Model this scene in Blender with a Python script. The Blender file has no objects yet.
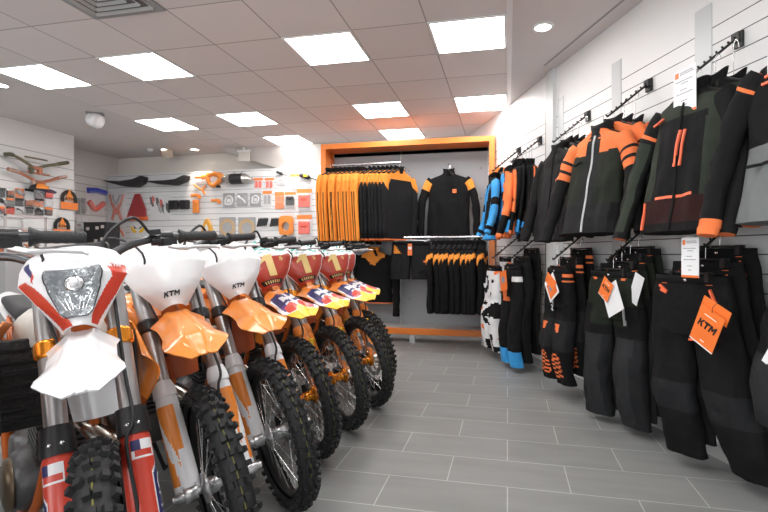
import bpy, math, random
from mathutils import Vector, Matrix, noise
random.seed(7)
C = bpy.context.scene.collection
PI = math.pi
V = Vector

# ------------------------------------------------------------------ camera geometry (real, measured from the room)
FPX, PX, PY, YAW, CAMH = 485.3, 398.9, 254.6, 0.22, 1.151
SN, CS = math.sin(YAW), math.cos(YAW)
CEIL = 2.917

def ray(x, y):
    u = (x - PX) / FPX
    return V((u * CS - SN, u * SN + CS, -(y - PY) / FPX))

def on_y(x, y, Y):
    r = ray(x, y)
    return r * (Y / r.y) + V((0, 0, CAMH))

def on_x(x, y, X):
    r = ray(x, y)
    return r * (X / r.x) + V((0, 0, CAMH))

def on_z(x, y, Z):
    r = ray(x, y)
    return r * ((Z - CAMH) / r.z) + V((0, 0, CAMH))

# ------------------------------------------------------------------ materials
MATS = {}

def mat(name, col, rough=0.5, metal=0.0, noise_amt=0.0, noise_scale=30.0, bump=0.0, bump_scale=80.0, coat=0.0, emit=None, spec=0.5, alpha=1.0, trans=0.0):
    if name in MATS:
        return MATS[name]
    m = bpy.data.materials.new(name)
    m.use_nodes = True
    nt = m.node_tree
    b = nt.nodes['Principled BSDF']
    b.inputs['Base Color'].default_value = (*col, 1)
    b.inputs['Roughness'].default_value = rough
    b.inputs['Metallic'].default_value = metal
    b.inputs['Coat Weight'].default_value = coat
    b.inputs['Coat Roughness'].default_value = 0.08
    b.inputs['Specular IOR Level'].default_value = spec
    b.inputs['Alpha'].default_value = alpha
    b.inputs['Transmission Weight'].default_value = trans
    if emit:
        b.inputs['Emission Color'].default_value = (*emit[0], 1)
        b.inputs['Emission Strength'].default_value = emit[1]
    tc = nt.nodes.new('ShaderNodeTexCoord')
    if noise_amt > 0:
        n = nt.nodes.new('ShaderNodeTexNoise')
        n.inputs['Scale'].default_value = noise_scale
        n.inputs['Detail'].default_value = 4
        nt.links.new(tc.outputs['Object'], n.inputs['Vector'])
        mx = nt.nodes.new('ShaderNodeMix')
        mx.data_type = 'RGBA'
        mx.inputs[6].default_value = (*[max(0, c * (1 - noise_amt)) for c in col], 1)
        mx.inputs[7].default_value = (*[min(1, c * (1 + noise_amt)) for c in col], 1)
        nt.links.new(n.outputs['Fac'], mx.inputs[0])
        nt.links.new(mx.outputs[2], b.inputs['Base Color'])
    if bump > 0:
        n2 = nt.nodes.new('ShaderNodeTexNoise')
        n2.inputs['Scale'].default_value = bump_scale
        n2.inputs['Detail'].default_value = 3
        nt.links.new(tc.outputs['Object'], n2.inputs['Vector'])
        bp = nt.nodes.new('ShaderNodeBump')
        bp.inputs['Strength'].default_value = bump
        bp.inputs['Distance'].default_value = 0.01
        nt.links.new(n2.outputs['Fac'], bp.inputs['Height'])
        nt.links.new(bp.outputs['Normal'], b.inputs['Normal'])
    MATS[name] = m
    return m

def glass_mat(name, tint, amount=0.25, rough=0.02):
    """Thin clear film: mostly transparent with a glossy face."""
    if name in MATS:
        return MATS[name]
    m = bpy.data.materials.new(name)
    m.use_nodes = True
    nt = m.node_tree
    b = nt.nodes['Principled BSDF']
    out = nt.nodes['Material Output']
    b.inputs['Base Color'].default_value = (*tint, 1)
    b.inputs['Roughness'].default_value = rough + 0.12
    tr = nt.nodes.new('ShaderNodeBsdfTransparent')
    mx = nt.nodes.new('ShaderNodeMixShader')
    mx.inputs[0].default_value = amount
    nt.links.new(tr.outputs[0], mx.inputs[1])
    nt.links.new(b.outputs[0], mx.inputs[2])
    nt.links.new(mx.outputs[0], out.inputs['Surface'])
    MATS[name] = m
    return m

WHITE = mat('white plastic', (0.80, 0.80, 0.82), 0.28, coat=0.4)
ORANGE = mat('orange plastic', (0.86, 0.27, 0.04), 0.3, coat=0.4)
DKORANGE = mat('dark orange plastic', (0.42, 0.075, 0.012), 0.45)
RED = mat('red plastic', (0.62, 0.055, 0.03), 0.35, coat=0.3)
PLATERED = mat('dark red plate', (0.42, 0.045, 0.025), 0.35, coat=0.3)
GOLD = mat('gold numeral', (0.72, 0.52, 0.20), 0.4)
YELLOW = mat('yellow plastic', (0.90, 0.55, 0.02), 0.35, coat=0.3)
NAVY = mat('navy print', (0.03, 0.03, 0.13), 0.4)
PURPLE = mat('purple print', (0.10, 0.05, 0.25), 0.4)
BLUE = mat('blue print', (0.05, 0.07, 0.45), 0.4)
TEAL = mat('teal print', (0.05, 0.40, 0.35), 0.4)
BLACK = mat('black plastic', (0.012, 0.012, 0.013), 0.4)
RUBBER = mat('tyre rubber', (0.014, 0.014, 0.015), 0.72, bump=0.15, bump_scale=60, noise_amt=0.3)
GRIPRUB = mat('grip rubber', (0.02, 0.02, 0.022), 0.6, bump=0.4, bump_scale=200)
ALU = mat('brushed aluminium', (0.55, 0.55, 0.56), 0.32, 1.0, noise_amt=0.1, noise_scale=40)
TUBE = mat('silver fork tube', (0.46, 0.45, 0.45), 0.34, 0.9, noise_amt=0.08, noise_scale=15)
CHROME = mat('polished steel', (0.75, 0.75, 0.76), 0.12, 1.0)
STEEL = mat('raw exhaust steel', (0.40, 0.37, 0.33), 0.25, 1.0, noise_amt=0.2, noise_scale=12)
ENGINE = mat('cast engine metal', (0.16, 0.16, 0.165), 0.45, 0.8, noise_amt=0.2, bump=0.2, bump_scale=40)
DARKMETAL = mat('dark metal', (0.04, 0.04, 0.042), 0.35, 0.7)
ORANGEMETAL = mat('orange anodised metal', (0.85, 0.30, 0.03), 0.25, 0.8)
RADI = mat('radiator fins', (0.03, 0.03, 0.032), 0.5, 0.4, bump=0.6, bump_scale=120)
SEAT = mat('seat cover', (0.03, 0.03, 0.032), 0.7, bump=0.3, bump_scale=150)

# ------------------------------------------------------------------ mesh building
class MB:
    """Collects pieces of ONE part."""
    def __init__(self, M=None):
        self.v, self.f, self.m, self.s = [], [], [], []
        self.M = M

    def add(self, verts, faces, mi=0, smooth=False):
        o = len(self.v)
        for p in verts:
            p = V(p)
            self.v.append(self.M @ p if self.M else p)
        for k, f in enumerate(faces):
            self.f.append([i + o for i in f])
            self.m.append(mi[k] if isinstance(mi, list) else mi)
            self.s.append(smooth)
        return self

    def box(self, c, size, mi=0, rot=None):
        c = V(c); h = V(size) / 2
        vs = []
        for sx in (-1, 1):
            for sy in (-1, 1):
                for sz in (-1, 1):
                    p = V((sx * h.x, sy * h.y, sz * h.z))
                    vs.append(c + (rot @ p if rot else p))
        return self.add(vs, [(0, 1, 3, 2), (4, 6, 7, 5), (0, 4, 5, 1), (2, 3, 7, 6), (0, 2, 6, 4), (1, 5, 7, 3)], mi)

    def loft(self, rings, mi=0, smooth=True, caps=True, closed=True, matfn=None):
        n = len(rings[0]); vs = [p for r in rings for p in r]
        fs, ms = [], []
        for i in range(len(rings) - 1):
            for j in range(n if closed else n - 1):
                k = (j + 1) % n
                fs.append((i * n + j, i * n + k, (i + 1) * n + k, (i + 1) * n + j))
                ms.append(matfn(i, j) if matfn else mi)
        self.add(vs, fs, ms, smooth)
        if caps and closed:
            self.add(list(rings[0]), [tuple(range(n))[::-1]], ms[0] if matfn else mi)
            self.add(list(rings[-1]), [tuple(range(n))], ms[-1] if matfn else mi)
        return self

    def tube(self, pts, r, n=10, mi=0, smooth=True, caps=True, flat=1.0):
        pts = [V(p) for p in pts]
        rs = r if isinstance(r, (list, tuple)) else [r] * len(pts)
        rings = []
        T0 = (pts[1] - pts[0]).normalized()
        ref = V((0, 0, 1)) if abs(T0.z) < 0.9 else V((1, 0, 0))
        N = (ref - T0 * ref.dot(T0)).normalized()
        for i, p in enumerate(pts):
            if i == 0: T = T0
            elif i == len(pts) - 1: T = (pts[i] - pts[i - 1]).normalized()
            else: T = ((pts[i] - pts[i - 1]).normalized() + (pts[i + 1] - pts[i]).normalized()).normalized()
            N = (N - T * N.dot(T)).normalized()
            B = T.cross(N)
            rings.append([p + (N * math.cos(2 * PI * k / n) + B * (flat * math.sin(2 * PI * k / n))) * rs[i] for k in range(n)])
        return self.loft(rings, mi, smooth, caps)

    def lathe(self, prof, o=(0, 0, 0), axis=(0, 0, 1), n=24, mi=0, smooth=True, caps=True):
        o = V(o); A = V(axis).normalized()
        ref = V((0, 0, 1)) if abs(A.z) < 0.9 else V((1, 0, 0))
        N = (ref - A * ref.dot(A)).normalized(); B = A.cross(N)
        rings = [[o + A * h + (N * math.cos(2 * PI * k / n) + B * math.sin(2 * PI * k / n)) * r for k in range(n)] for r, h in prof]
        return self.loft(rings, mi, smooth, caps)

    def prism(self, poly, fn, d0, d1, mi=0):
        """poly: 2-D points; fn(a, b, d) -> 3-D point; extruded from d0 to d1."""
        n = len(poly)
        vs = [fn(a, b, d0) for a, b in poly] + [fn(a, b, d1) for a, b in poly]
        fs = [tuple(range(n))[::-1], tuple(range(n, 2 * n))] + [(i, (i + 1) % n, n + (i + 1) % n, n + i) for i in range(n)]
        return self.add(vs, fs, mi)

    def build(self, name, mats, parent=None, bevel=0.0, solid=0.0, subsurf=0):
        me = bpy.data.meshes.new(name)
        me.from_pydata([tuple(p) for p in self.v], [], self.f)
        if not isinstance(mats, (list, tuple)): mats = [mats]
        for m in mats: me.materials.append(m)
        for i, p in enumerate(me.polygons):
            p.material_index = self.m[i]
            p.use_smooth = self.s[i]
        me.update()
        o = bpy.data.objects.new(name, me)
        C.objects.link(o)
        if parent is not None: o.parent = parent
        if solid:
            md = o.modifiers.new('solid', 'SOLIDIFY'); md.thickness = solid; md.offset = -1
        if bevel:
            md = o.modifiers.new('bevel', 'BEVEL'); md.width = bevel; md.segments = 2; md.limit_method = 'ANGLE'
        if subsurf:
            md = o.modifiers.new('sub', 'SUBSURF'); md.levels = subsurf; md.render_levels = subsurf
        return o

def fixnormals(o):
    import bmesh
    bm = bmesh.new(); bm.from_mesh(o.data)
    bmesh.ops.recalc_face_normals(bm, faces=bm.faces)
    bm.to_mesh(o.data); bm.free()
    return o

def tag(o, label=None, cat=None, group=None, kind=None):
    if label: o['label'] = label
    if cat: o['category'] = cat
    if group: o['group'] = group
    if kind: o['kind'] = kind
    return o

def thing(name, label, cat, loc=(0, 0, 0), rotz=0.0, group=None):
    o = bpy.data.objects.new(name, None)
    o.empty_display_size = 0.1
    C.objects.link(o)
    o.location = loc; o.rotation_euler = (0, 0, rotz)
    return tag(o, label, cat, group)

KIDS = {}
def kids(o):
    return [c for c in C.objects if c.parent == o]

def dup(root, loc=None, rotz=None, label=None, group=None):
    r = root.copy(); C.objects.link(r)
    if loc is not None: r.location = loc
    if rotz is not None: r.rotation_euler = (0, 0, rotz)
    if label: r['label'] = label
    if group: r['group'] = group
    def rec(src, dst):
        for ch in kids(src):
            c = ch.copy(); C.objects.link(c); c.parent = dst
            rec(ch, c)
    rec(root, r)
    return r

def struct(name, mb, mats, **k):
    return tag(mb.build(name, mats, **k), kind='structure')

def lerp(a, b, t): return a + (b - a) * t
def interp(x, pts):
    if x <= pts[0][0]: return pts[0][1]
    for (a, va), (b, vb) in zip(pts, pts[1:]):
        if x <= b:
            return lerp(va, vb, (x - a) / (b - a))
    return pts[-1][1]
def sm(t):
    t = max(0, min(1, t)); return t * t * (3 - 2 * t)

# brand letters as polygons in a unit-high cell, slanted
def slant(poly, sx, w=1.0, k=0.25): return [((a * w + sx) + b * k, b) for a, b in poly]
LET_K = [(0, 0), (.27, 0), (.27, .36), (.36, .44), (.62, 0), (.98, 0), (.6, .58), (.98, 1), (.6, 1), (.27, .62), (.27, 1), (0, 1)]
LET_T = [(.32, 0), (.62, 0), (.62, .70), (.98, .70), (.98, 1), (0, 1), (0, .70), (.32, .70)]
LET_M = [(0, 0), (.25, 0), (.25, .55), (.5, .2), (.75, .55), (.75, 0), (1, 0), (1, 1), (.76, 1), (.5, .62), (.24, 1), (0, 1)]
def brand_word(mb, fn, mi=0):
    """three bold slanted letters; fn(a, b) -> point with a in 0..1, b in 0..1"""
    for L, ox in ((LET_K, 0), (LET_T, .92), (LET_M, 1.9)):
        P = [(a * (1.05 if L is LET_M else .95) + ox + b * .22, b) for a, b in L]
        n = len(P)
        mb.add([fn(a / 3.2, b) for a, b in P], [tuple(range(n))], mi)

FONT_CACHE = {}
def text_polys(s, fn, mb, mi=0, size=1.0):
    """Flat glyph mesh of a word (Blender's built-in font) mapped by fn(x, y)."""
    if s not in FONT_CACHE:
        cu = bpy.data.curves.new('t', 'FONT'); cu.body = s; cu.size = 1.0; cu.resolution_u = 2
        ob = bpy.data.objects.new('t', cu); C.objects.link(ob)
        dg = bpy.context.evaluated_depsgraph_get()
        me = bpy.data.meshes.new_from_object(ob.evaluated_get(dg))
        FONT_CACHE[s] = ([tuple(v.co) for v in me.vertices], [tuple(p.vertices) for p in me.polygons])
        bpy.data.objects.remove(ob); bpy.data.curves.remove(cu); bpy.data.meshes.remove(me)
    vs, fs = FONT_CACHE[s]
    mb.add([fn(x * size, y * size) for x, y, _ in vs], fs, mi)
# ================================================================== ROOM
def wall_mat(name, col, z_pitch=None, z_off=0.0, z_top=9.0, rough=0.45, groove=(0.06, 0.06, 0.06), gw=0.006):
    """Painted board with horizontal routed grooves (slat wall), below z_top."""
    m = bpy.data.materials.new(name); m.use_nodes = True
    nt = m.node_tree; b = nt.nodes['Principled BSDF']
    b.inputs['Roughness'].default_value = rough
    geo = nt.nodes.new('ShaderNodeNewGeometry')
    sep = nt.nodes.new('ShaderNodeSeparateXYZ'); nt.links.new(geo.outputs['Position'], sep.inputs[0])
    def math_(op, a, bb):
        n = nt.nodes.new('ShaderNodeMath'); n.operation = op
        for i, x in enumerate((a, bb)):
            if x is None: continue
            if isinstance(x, (int, float)): n.inputs[i].default_value = x
            else: nt.links.new(x, n.inputs[i])
        return n.outputs[0]
    z = sep.outputs['Z']
    md = math_('FLOORED_MODULO', math_('SUBTRACT', z, z_off), z_pitch)
    line = math_('LESS_THAN', md, gw)
    line = math_('MULTIPLY', line, math_('LESS_THAN', z, z_top))
    nz = nt.nodes.new('ShaderNodeTexNoise'); nz.inputs['Scale'].default_value = 3
    nt.links.new(geo.outputs['Position'], nz.inputs['Vector'])
    mx0 = nt.nodes.new('ShaderNodeMix'); mx0.data_type = 'RGBA'
    mx0.inputs[6].default_value = (*[c * .97 for c in col], 1); mx0.inputs[7].default_value = (*col, 1)
    nt.links.new(nz.outputs['Fac'], mx0.inputs[0])
    mx = nt.nodes.new('ShaderNodeMix'); mx.data_type = 'RGBA'
    nt.links.new(line, mx.inputs[0]); nt.links.new(mx0.outputs[2], mx.inputs[6])
    mx.inputs[7].default_value = (*groove, 1)
    nt.links.new(mx.outputs[2], b.inputs['Base Color'])
    return m

PLASTER = mat('white plaster', (0.78, 0.77, 0.76), 0.7, noise_amt=0.03, noise_scale=4)
WARMPLASTER = mat('warm plaster', (0.80, 0.76, 0.71), 0.7, noise_amt=0.03, noise_scale=4)
CEILPLASTER = mat('ceiling plaster', (0.66, 0.63, 0.62), 0.7, noise_amt=0.04, noise_scale=3)

# right wall geometry
RW0 = V((0.703, 4.2, 0)); RT = V((-0.41, 1, 0)).normalized(); RN = V((-RT.y, RT.x, 0))   # along, into the room
def rw(s, z, off=0.0): return RW0 + RT * s + RN * off + V((0, 0, z))
XL, YB, YF = -7.0, 7.36, -2.6
YW = 7.60          # plaster wall behind the slat wall

# floor: grey 60 x 30 tiles in half bond
def floor_mat():
    m = bpy.data.materials.new('grey floor tiles'); m.use_nodes = True
    nt = m.node_tree; b = nt.nodes['Principled BSDF']
    geo = nt.nodes.new('ShaderNodeNewGeometry')
    mp = nt.nodes.new('ShaderNodeMapping'); mp.inputs['Location'].default_value = (0.3, -(4.6478 - 0.3121 * 40), 0)
    nt.links.new(geo.outputs['Position'], mp.inputs['Vector'])
    br = nt.nodes.new('ShaderNodeTexBrick')
    br.inputs['Scale'].default_value = 1.0
    br.inputs['Brick Width'].default_value = 0.6
    br.inputs['Row Height'].default_value = 0.3121
    br.inputs['Mortar Size'].default_value = 0.0028
    br.inputs['Mortar Smooth'].default_value = 0.2
    br.offset = 0.5; br.offset_frequency = 2
    br.inputs['Color1'].default_value = (0.222, 0.229, 0.226, 1)
    br.inputs['Color2'].default_value = (0.245, 0.252, 0.249, 1)
    br.inputs['Mortar'].default_value = (0.47, 0.48, 0.48, 1)
    nt.links.new(mp.outputs[0], br.inputs['Vector'])
    nz = nt.nodes.new('ShaderNodeTexNoise'); nz.inputs['Scale'].default_value = 2.2; nz.inputs['Detail'].default_value = 5
    mp2 = nt.nodes.new('ShaderNodeMapping'); mp2.inputs['Scale'].default_value = (1, 4, 1)
    nt.links.new(geo.outputs['Position'], mp2.inputs['Vector']); nt.links.new(mp2.outputs[0], nz.inputs['Vector'])
    mx = nt.nodes.new('ShaderNodeMix'); mx.data_type = 'RGBA'; mx.blend_type = 'MULTIPLY'; mx.inputs[0].default_value = 0.5
    rp = nt.nodes.new('ShaderNodeValToRGB')
    rp.color_ramp.elements[0].position = 0.3; rp.color_ramp.elements[0].color = (0.75, 0.75, 0.75, 1)
    rp.color_ramp.elements[1].position = 0.7; rp.color_ramp.elements[1].color = (1.1, 1.1, 1.1, 1)
    nt.links.new(nz.outputs['Fac'], rp.inputs[0])
    nt.links.new(br.outputs['Color'], mx.inputs[6]); nt.links.new(rp.outputs[0], mx.inputs[7])
    nt.links.new(mx.outputs[2], b.inputs['Base Color'])
    b.inputs['Roughness'].default_value = 0.42
    return m
fl = MB().box((-2.5, 2.6, -0.05), (13, 11.5, 0.1))
struct('floor', fl, floor_mat())

# ceiling: 60 cm grid tiles between x = -4.83 and 0, plaster around it
GX0, GY0 = 0.0, 3.644
def ceil_mat():
    m = bpy.data.materials.new('ceiling grid tiles'); m.use_nodes = True
    nt = m.node_tree; b = nt.nodes['Principled BSDF']
    geo = nt.nodes.new('ShaderNodeNewGeometry')
    mp = nt.nodes.new('ShaderNodeMapping'); mp.inputs['Location'].default_value = (12 - GX0, 12 - GY0, 0)
    nt.links.new(geo.outputs['Position'], mp.inputs['Vector'])
    br = nt.nodes.new('ShaderNodeTexBrick')
    br.inputs['Scale'].default_value = 1.0
    br.inputs['Brick Width'].default_value = 0.6; br.inputs['Row Height'].default_value = 0.6
    br.inputs['Mortar Size'].default_value = 0.006; br.inputs['Mortar Smooth'].default_value = 0.15
    br.offset = 0.0
    br.inputs['Color1'].default_value = (0.70, 0.655, 0.645, 1)
    br.inputs['Color2'].default_value = (0.78, 0.735, 0.725, 1)
    br.inputs['Mortar'].default_value = (0.38, 0.35, 0.34, 1)
    nt.links.new(mp.outputs[0], br.inputs['Vector'])
    nt.links.new(br.outputs['Color'], b.inputs['Base Color'])
    b.inputs['Roughness'].default_value = 0.8
    return m
GXL, GYE = -4.8, 7.244
cg = MB().box(((GXL + GX0) / 2, (YF + GYE) / 2, CEIL + 0.05), (GX0 - GXL, GYE - YF, 0.1))
struct('ceiling', cg, ceil_mat())
cp = MB()
cp.box(((GXL - 7.4) / 2, (YF + YW) / 2, CEIL + 0.05), (GXL + 7.4, YW - YF, 0.1))
cp.box(((GX0 + 3.9) / 2, (YF + YW) / 2, CEIL + 0.05), (3.9, YW - YF, 0.1))
cp.box(((GXL + GX0) / 2, (GYE + YW) / 2, CEIL + 0.05), (GX0 - GXL, YW - GYE, 0.1))
struct('ceiling_plaster_border', cp, CEILPLASTER)
# dropped soffit over the back slat wall, tapering away to the left
SOF = 2.575
sof = MB()
a, b_, c_, d_ = V((-4.75, 7.24, CEIL)), V((0.0, 7.24, CEIL)), V((0.0, 7.42, SOF)), V((-3.7, 7.42, SOF))
sof.add([a, b_, c_, d_, V((-4.75, 7.59, CEIL)), V((0, 7.59, CEIL)), V((0, 7.59, SOF)), V((-3.7, 7.59, SOF))],
        [(0, 3, 2, 1), (3, 7, 6, 2), (0, 4, 7, 3)])
struct('ceiling_soffit', sof, mat('soffit paint', (0.60, 0.565, 0.54), 0.75))
# light metal edge angle between grid and plaster strip
ed = MB().box((0.022, (YF + 5.9) / 2, CEIL - 0.008), (0.03, 5.9 - YF, 0.016)).box((0.0, (YF + 5.9) / 2, CEIL - 0.004), (0.012, 5.9 - YF, 0.008))
struct('trim_1', ed, mat('white trim', (0.82, 0.82, 0.82), 0.4))
# shadow gap in the plaster beside the right wall
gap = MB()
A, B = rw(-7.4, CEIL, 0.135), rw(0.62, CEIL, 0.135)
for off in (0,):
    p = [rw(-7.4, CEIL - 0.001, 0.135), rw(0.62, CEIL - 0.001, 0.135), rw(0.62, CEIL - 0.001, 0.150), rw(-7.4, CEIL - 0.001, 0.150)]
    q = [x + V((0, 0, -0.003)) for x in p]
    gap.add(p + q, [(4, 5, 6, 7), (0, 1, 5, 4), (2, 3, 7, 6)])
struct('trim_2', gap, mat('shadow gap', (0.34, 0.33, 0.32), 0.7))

# walls
SLATW = wall_mat('white slat wall', (0.80, 0.80, 0.80), 0.1, 2.352 - 0.003, 2.47)
rwall = MB()
def slab(mb, p, q, z0, z1, th, inward):
    n = V(inward).normalized() * -th
    vs = []
    for base in (p, q):
        for z in (z0, z1):
            vs.append(V((base.x, base.y, z)))
    vs2 = [v + n for v in vs]
    mb.add(vs + vs2, [(0, 2, 3, 1), (4, 5, 7, 6), (0, 1, 5, 4), (2, 6, 7, 3), (1, 3, 7, 5), (0, 4, 6, 2)])
slab(rwall, rw(-7.6, 0), rw(3.6, 0), 0, CEIL, 0.12, RN)
struct('wall_right', rwall, SLATW)
bw_ = MB()
slab(bw_, V((-7.3, YW, 0)), V((1.5, YW, 0)), 0, CEIL, 0.1, (0, -1, 0))
struct('wall_back', bw_, WARMPLASTER)
SLATB = wall_mat('white slat wall back', (0.74, 0.75, 0.76), 0.1, 0.04, 9, groove=(0.30, 0.30, 0.31), gw=0.009)
sb = MB(); slab(sb, V((-6.99, YB, 0)), V((-0.3, YB, 0)), 0.05, SOF, 0.10, (0, -1, 0))
struct('wall_back_slatted', sb, SLATB)
lw = MB(); slab(lw, V((XL, YF, 0)), V((XL, YW, 0)), 0, CEIL, 0.1, (1, 0, 0))
struct('wall_left', lw, wall_mat('left recess wall', (0.70, 0.69, 0.68), 0.13, 0.0, 2.52, groove=(0.36, 0.35, 0.34), gw=0.012))
lp = MB(); XP = -6.3
lp.box(((XP + XL) / 2, (YF + 6.0) / 2, CEIL / 2), (XP - XL, 6.0 - YF, CEIL))
struct('wall_left_slatted', lp, wall_mat('left slat wall', (0.74, 0.74, 0.74), 0.15, 2.56 - 0.01, 2.6, groove=(0.36, 0.36, 0.36), gw=0.012))
fw = MB(); slab(fw, V((-7.1, YF, 0)), V((3.7, YF, 0)), 0, CEIL, 0.1, (0, 1, 0))
struct('wall_front', fw, PLASTER)
# post strip on the right wall where two boards meet
post = MB()
for s0, s1, t in ((0.66, 0.80, 0.035),):
    p = [rw(s0, 0, 0.0), rw(s1, 0, 0.0), rw(s1, 0, t), rw(s0, 0, t)]
    post.add(p + [x + V((0, 0, CEIL)) for x in p], [(0, 1, 5, 4), (1, 2, 6, 5), (2, 3, 7, 6), (3, 0, 4, 7)])
struct('trim_3', post, mat('grey post', (0.62, 0.64, 0.65), 0.4))
tr = MB()
p = [rw(0.803, 0.1, 0.0), rw(0.83, 0.1, 0.0), rw(0.83, 0.1, 0.03), rw(0.803, 0.1, 0.03)]
tr.add(p + [x + V((0, 0, 2.45)) for x in p], [(0, 1, 5, 4), (1, 2, 6, 5), (2, 3, 7, 6), (3, 0, 4, 7), (4, 5, 6, 7)])
struct('trim_4', tr, mat('bronze edge strip', (0.28, 0.27, 0.22), 0.4, 0.6))
# light blue-grey inlay strips in the slat boards
inl = mat('pale grey inlay', (0.58, 0.60, 0.61), 0.35)
for k, (s0, w, zt) in enumerate(((-1.175, 0.125, 2.60), (-0.335, 0.115, 2.61), (0.52, 0.10, 2.61))):
    q = MB()
    p = [rw(s0, 0.3, 0.001), rw(s0 + w, 0.3, 0.001), rw(s0 + w, 0.3, 0.006), rw(s0, 0.3, 0.006)]
    q.add(p + [V((x.x, x.y, zt)) for x in p], [(0, 1, 5, 4), (1, 2, 6, 5), (2, 3, 7, 6), (3, 0, 4, 7), (4, 5, 6, 7)])
    struct('trim_%d' % (5 + k), q, inl)
# skirting
sk = MB()
p = [rw(-7.4, 0, 0.0), rw(2.6, 0, 0.0), rw(2.6, 0, 0.014), rw(-7.4, 0, 0.014)]
sk.add(p + [x + V((0, 0, 0.085)) for x in p], [(0, 1, 5, 4), (2, 3, 7, 6), (4, 5, 6, 7), (3, 0, 4, 7)])
struct('baseboard_right', sk, mat('grey skirting', (0.42, 0.43, 0.43), 0.5))

# ---------------------------------------------------------- ceiling lights
LIGHTE = mat('lit diffuser', (1, 1, 1), 0.5, emit=((1.0, 0.985, 0.97), 9.0))
FRAMEW = mat('light frame', (0.85, 0.85, 0.85), 0.4)
spots = [(0, 0), (2, 0), (5, 0), (7, 0), (0, 3), (2, 3), (5, 3), (7, 3), (2, 5), (5, 5),
         (0, -3), (2, -3), (5, -3), (0, -6), (2, -6), (5, -6)]
LNAMES = {(0, 0): 'square ceiling light panel lit white beside the plaster strip, nearest of that column',
          (2, 0): 'square ceiling light panel lit white, front row, third panel from the left',
          (5, 0): 'square ceiling light panel lit white just beyond the air vent',
          (7, 0): 'square ceiling light panel lit white at the left picture edge',
          (0, 3): 'lit ceiling light panel in the corner above the orange frame by the right wall',
          (2, 3): 'lit ceiling light panel above the middle of the orange frame, nearer one',
          (5, 3): 'lit ceiling light panel in the middle row left of the orange frame',
          (7, 3): 'lit ceiling light panel right of the white ceiling speaker',
          (2, 5): 'lit ceiling light panel right above the top edge of the orange frame',
          (5, 5): 'lit ceiling light panel over the back parts wall, left of the orange frame'}
lamp0 = None
for (i, j) in spots:
    x, y = GX0 - 0.6 * i - 0.3, GY0 + 0.6 * j + 0.3
    if lamp0 is None:
        lamp0 = thing('ceiling_light_panel', LNAMES[(i, j)], 'ceiling light', (x, y, CEIL), 0, 'square ceiling light panels')
        fr = MB()
        for sx in (-1, 1):
            fr.box((sx * 0.288, 0, -0.003), (0.022, 0.598, 0.008)).box((0, sx * 0.288, -0.003), (0.555, 0.022, 0.008))
        fr.build('frame', FRAMEW, lamp0)
        MB().box((0, 0, -0.0035), (0.556, 0.556, 0.005)).build('diffuser', LIGHTE, lamp0)
    else:
        dup(lamp0, (x, y, CEIL), 0, LNAMES.get((i, j), 'square ceiling light panel behind the viewpoint'))

DLE = mat('lit downlight', (1, 1, 1), 0.5, emit=((1.0, 0.93, 0.85), 14.0))
dl0 = None
for (px_, py_, lab) in ((543, 27, 'round white recessed downlight in the plaster strip by the right wall'),
                       (1, 85, 'round recessed downlight in the plaster at the left picture edge'),
                       (210, 154.5, 'round recessed downlight beside the beige ceiling sensor'),
                       (304.5, 147.5, 'round recessed downlight just left of the orange frame'),
                       (165, 149.5, 'small bright spot downlight left of the beige ceiling sensor')):
    P = on_z(px_, py_, CEIL)
    if P.y > 7.24: P.y = 7.2
    if dl0 is None:
        dl0 = thing('downlight', lab, 'downlight', P, 0, 'round recessed downlights')
        MB().lathe([(0.06, -0.001), (0.085, -0.001), (0.085, -0.006), (0.06, -0.008), (0.06, -0.001)], n=28, caps=False).build('trim_ring', FRAMEW, dl0)
        MB().lathe([(0.06, -0.002), (0.058, -0.006)], n=24).build('lamp_lens', DLE, dl0)
    else:
        dup(dl0, P, 0, lab)
    L = bpy.data.lights.new('downlight_lamp', 'SPOT'); L.energy = 25; L.spot_size = 1.6; L.spot_blend = 0.8; L.color = (1, 0.85, 0.7); L.shadow_soft_size = 0.06
    lo = bpy.data.objects.new('downlight_lamp', L); lo.location = P + V((0, 0, -0.03)); C.objects.link(lo)

# air vent top left
P = on_z(103, 6, CEIL); vx, vy = -0.6 * 4 - 0.3, GY0 - 0.9
vent = thing('ceiling_air_vent', 'grey square air vent grille in the ceiling at the top left', 'air vent', (vx, vy, CEIL))
fr = MB()
for sx in (-1, 1):
    fr.box((sx * 0.275, 0, -0.006), (0.05, 0.60, 0.014)).box((0, sx * 0.275, -0.006), (0.50, 0.05, 0.014))
fr.build('frame', mat('grey vent metal', (0.30, 0.31, 0.32), 0.5), vent)
gr = MB()
for k in range(4):
    h = 0.24 - k * 0.06
    for sx in (-1, 1):
        gr.box((sx * h, 0, -0.010), (0.028, 2 * h, 0.006), rot=Matrix.Rotation(sx * 0.5, 3, 'Y')).box((0, sx * h, -0.010), (2 * h, 0.028, 0.006), rot=Matrix.Rotation(-sx * 0.5, 3, 'X'))
gr.box((0, 0, -0.004), (0.5, 0.5, 0.003), 1)
gr.build('grille', [mat('vent louvre', (0.42, 0.43, 0.43), 0.5), mat('vent dark', (0.12, 0.12, 0.12), 0.7)], vent)

# added fill light behind the viewpoint, brightens the ceiling and bike fronts
L = bpy.data.lights.new('front_fill_light', 'AREA'); L.shape = 'RECTANGLE'; L.size = 6.0; L.size_y = 2.2; L.energy = 90; L.color = (.95, .98, 1)
lo = bpy.data.objects.new('front_fill_light', L); lo.location = (-1.6, YF + .06, 1.35); lo.rotation_euler = (PI / 2, 0, PI); C.objects.link(lo)
lo.rotation_euler = V((0, 1, 0)).to_track_quat('-Z', 'Z').to_euler()
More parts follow.
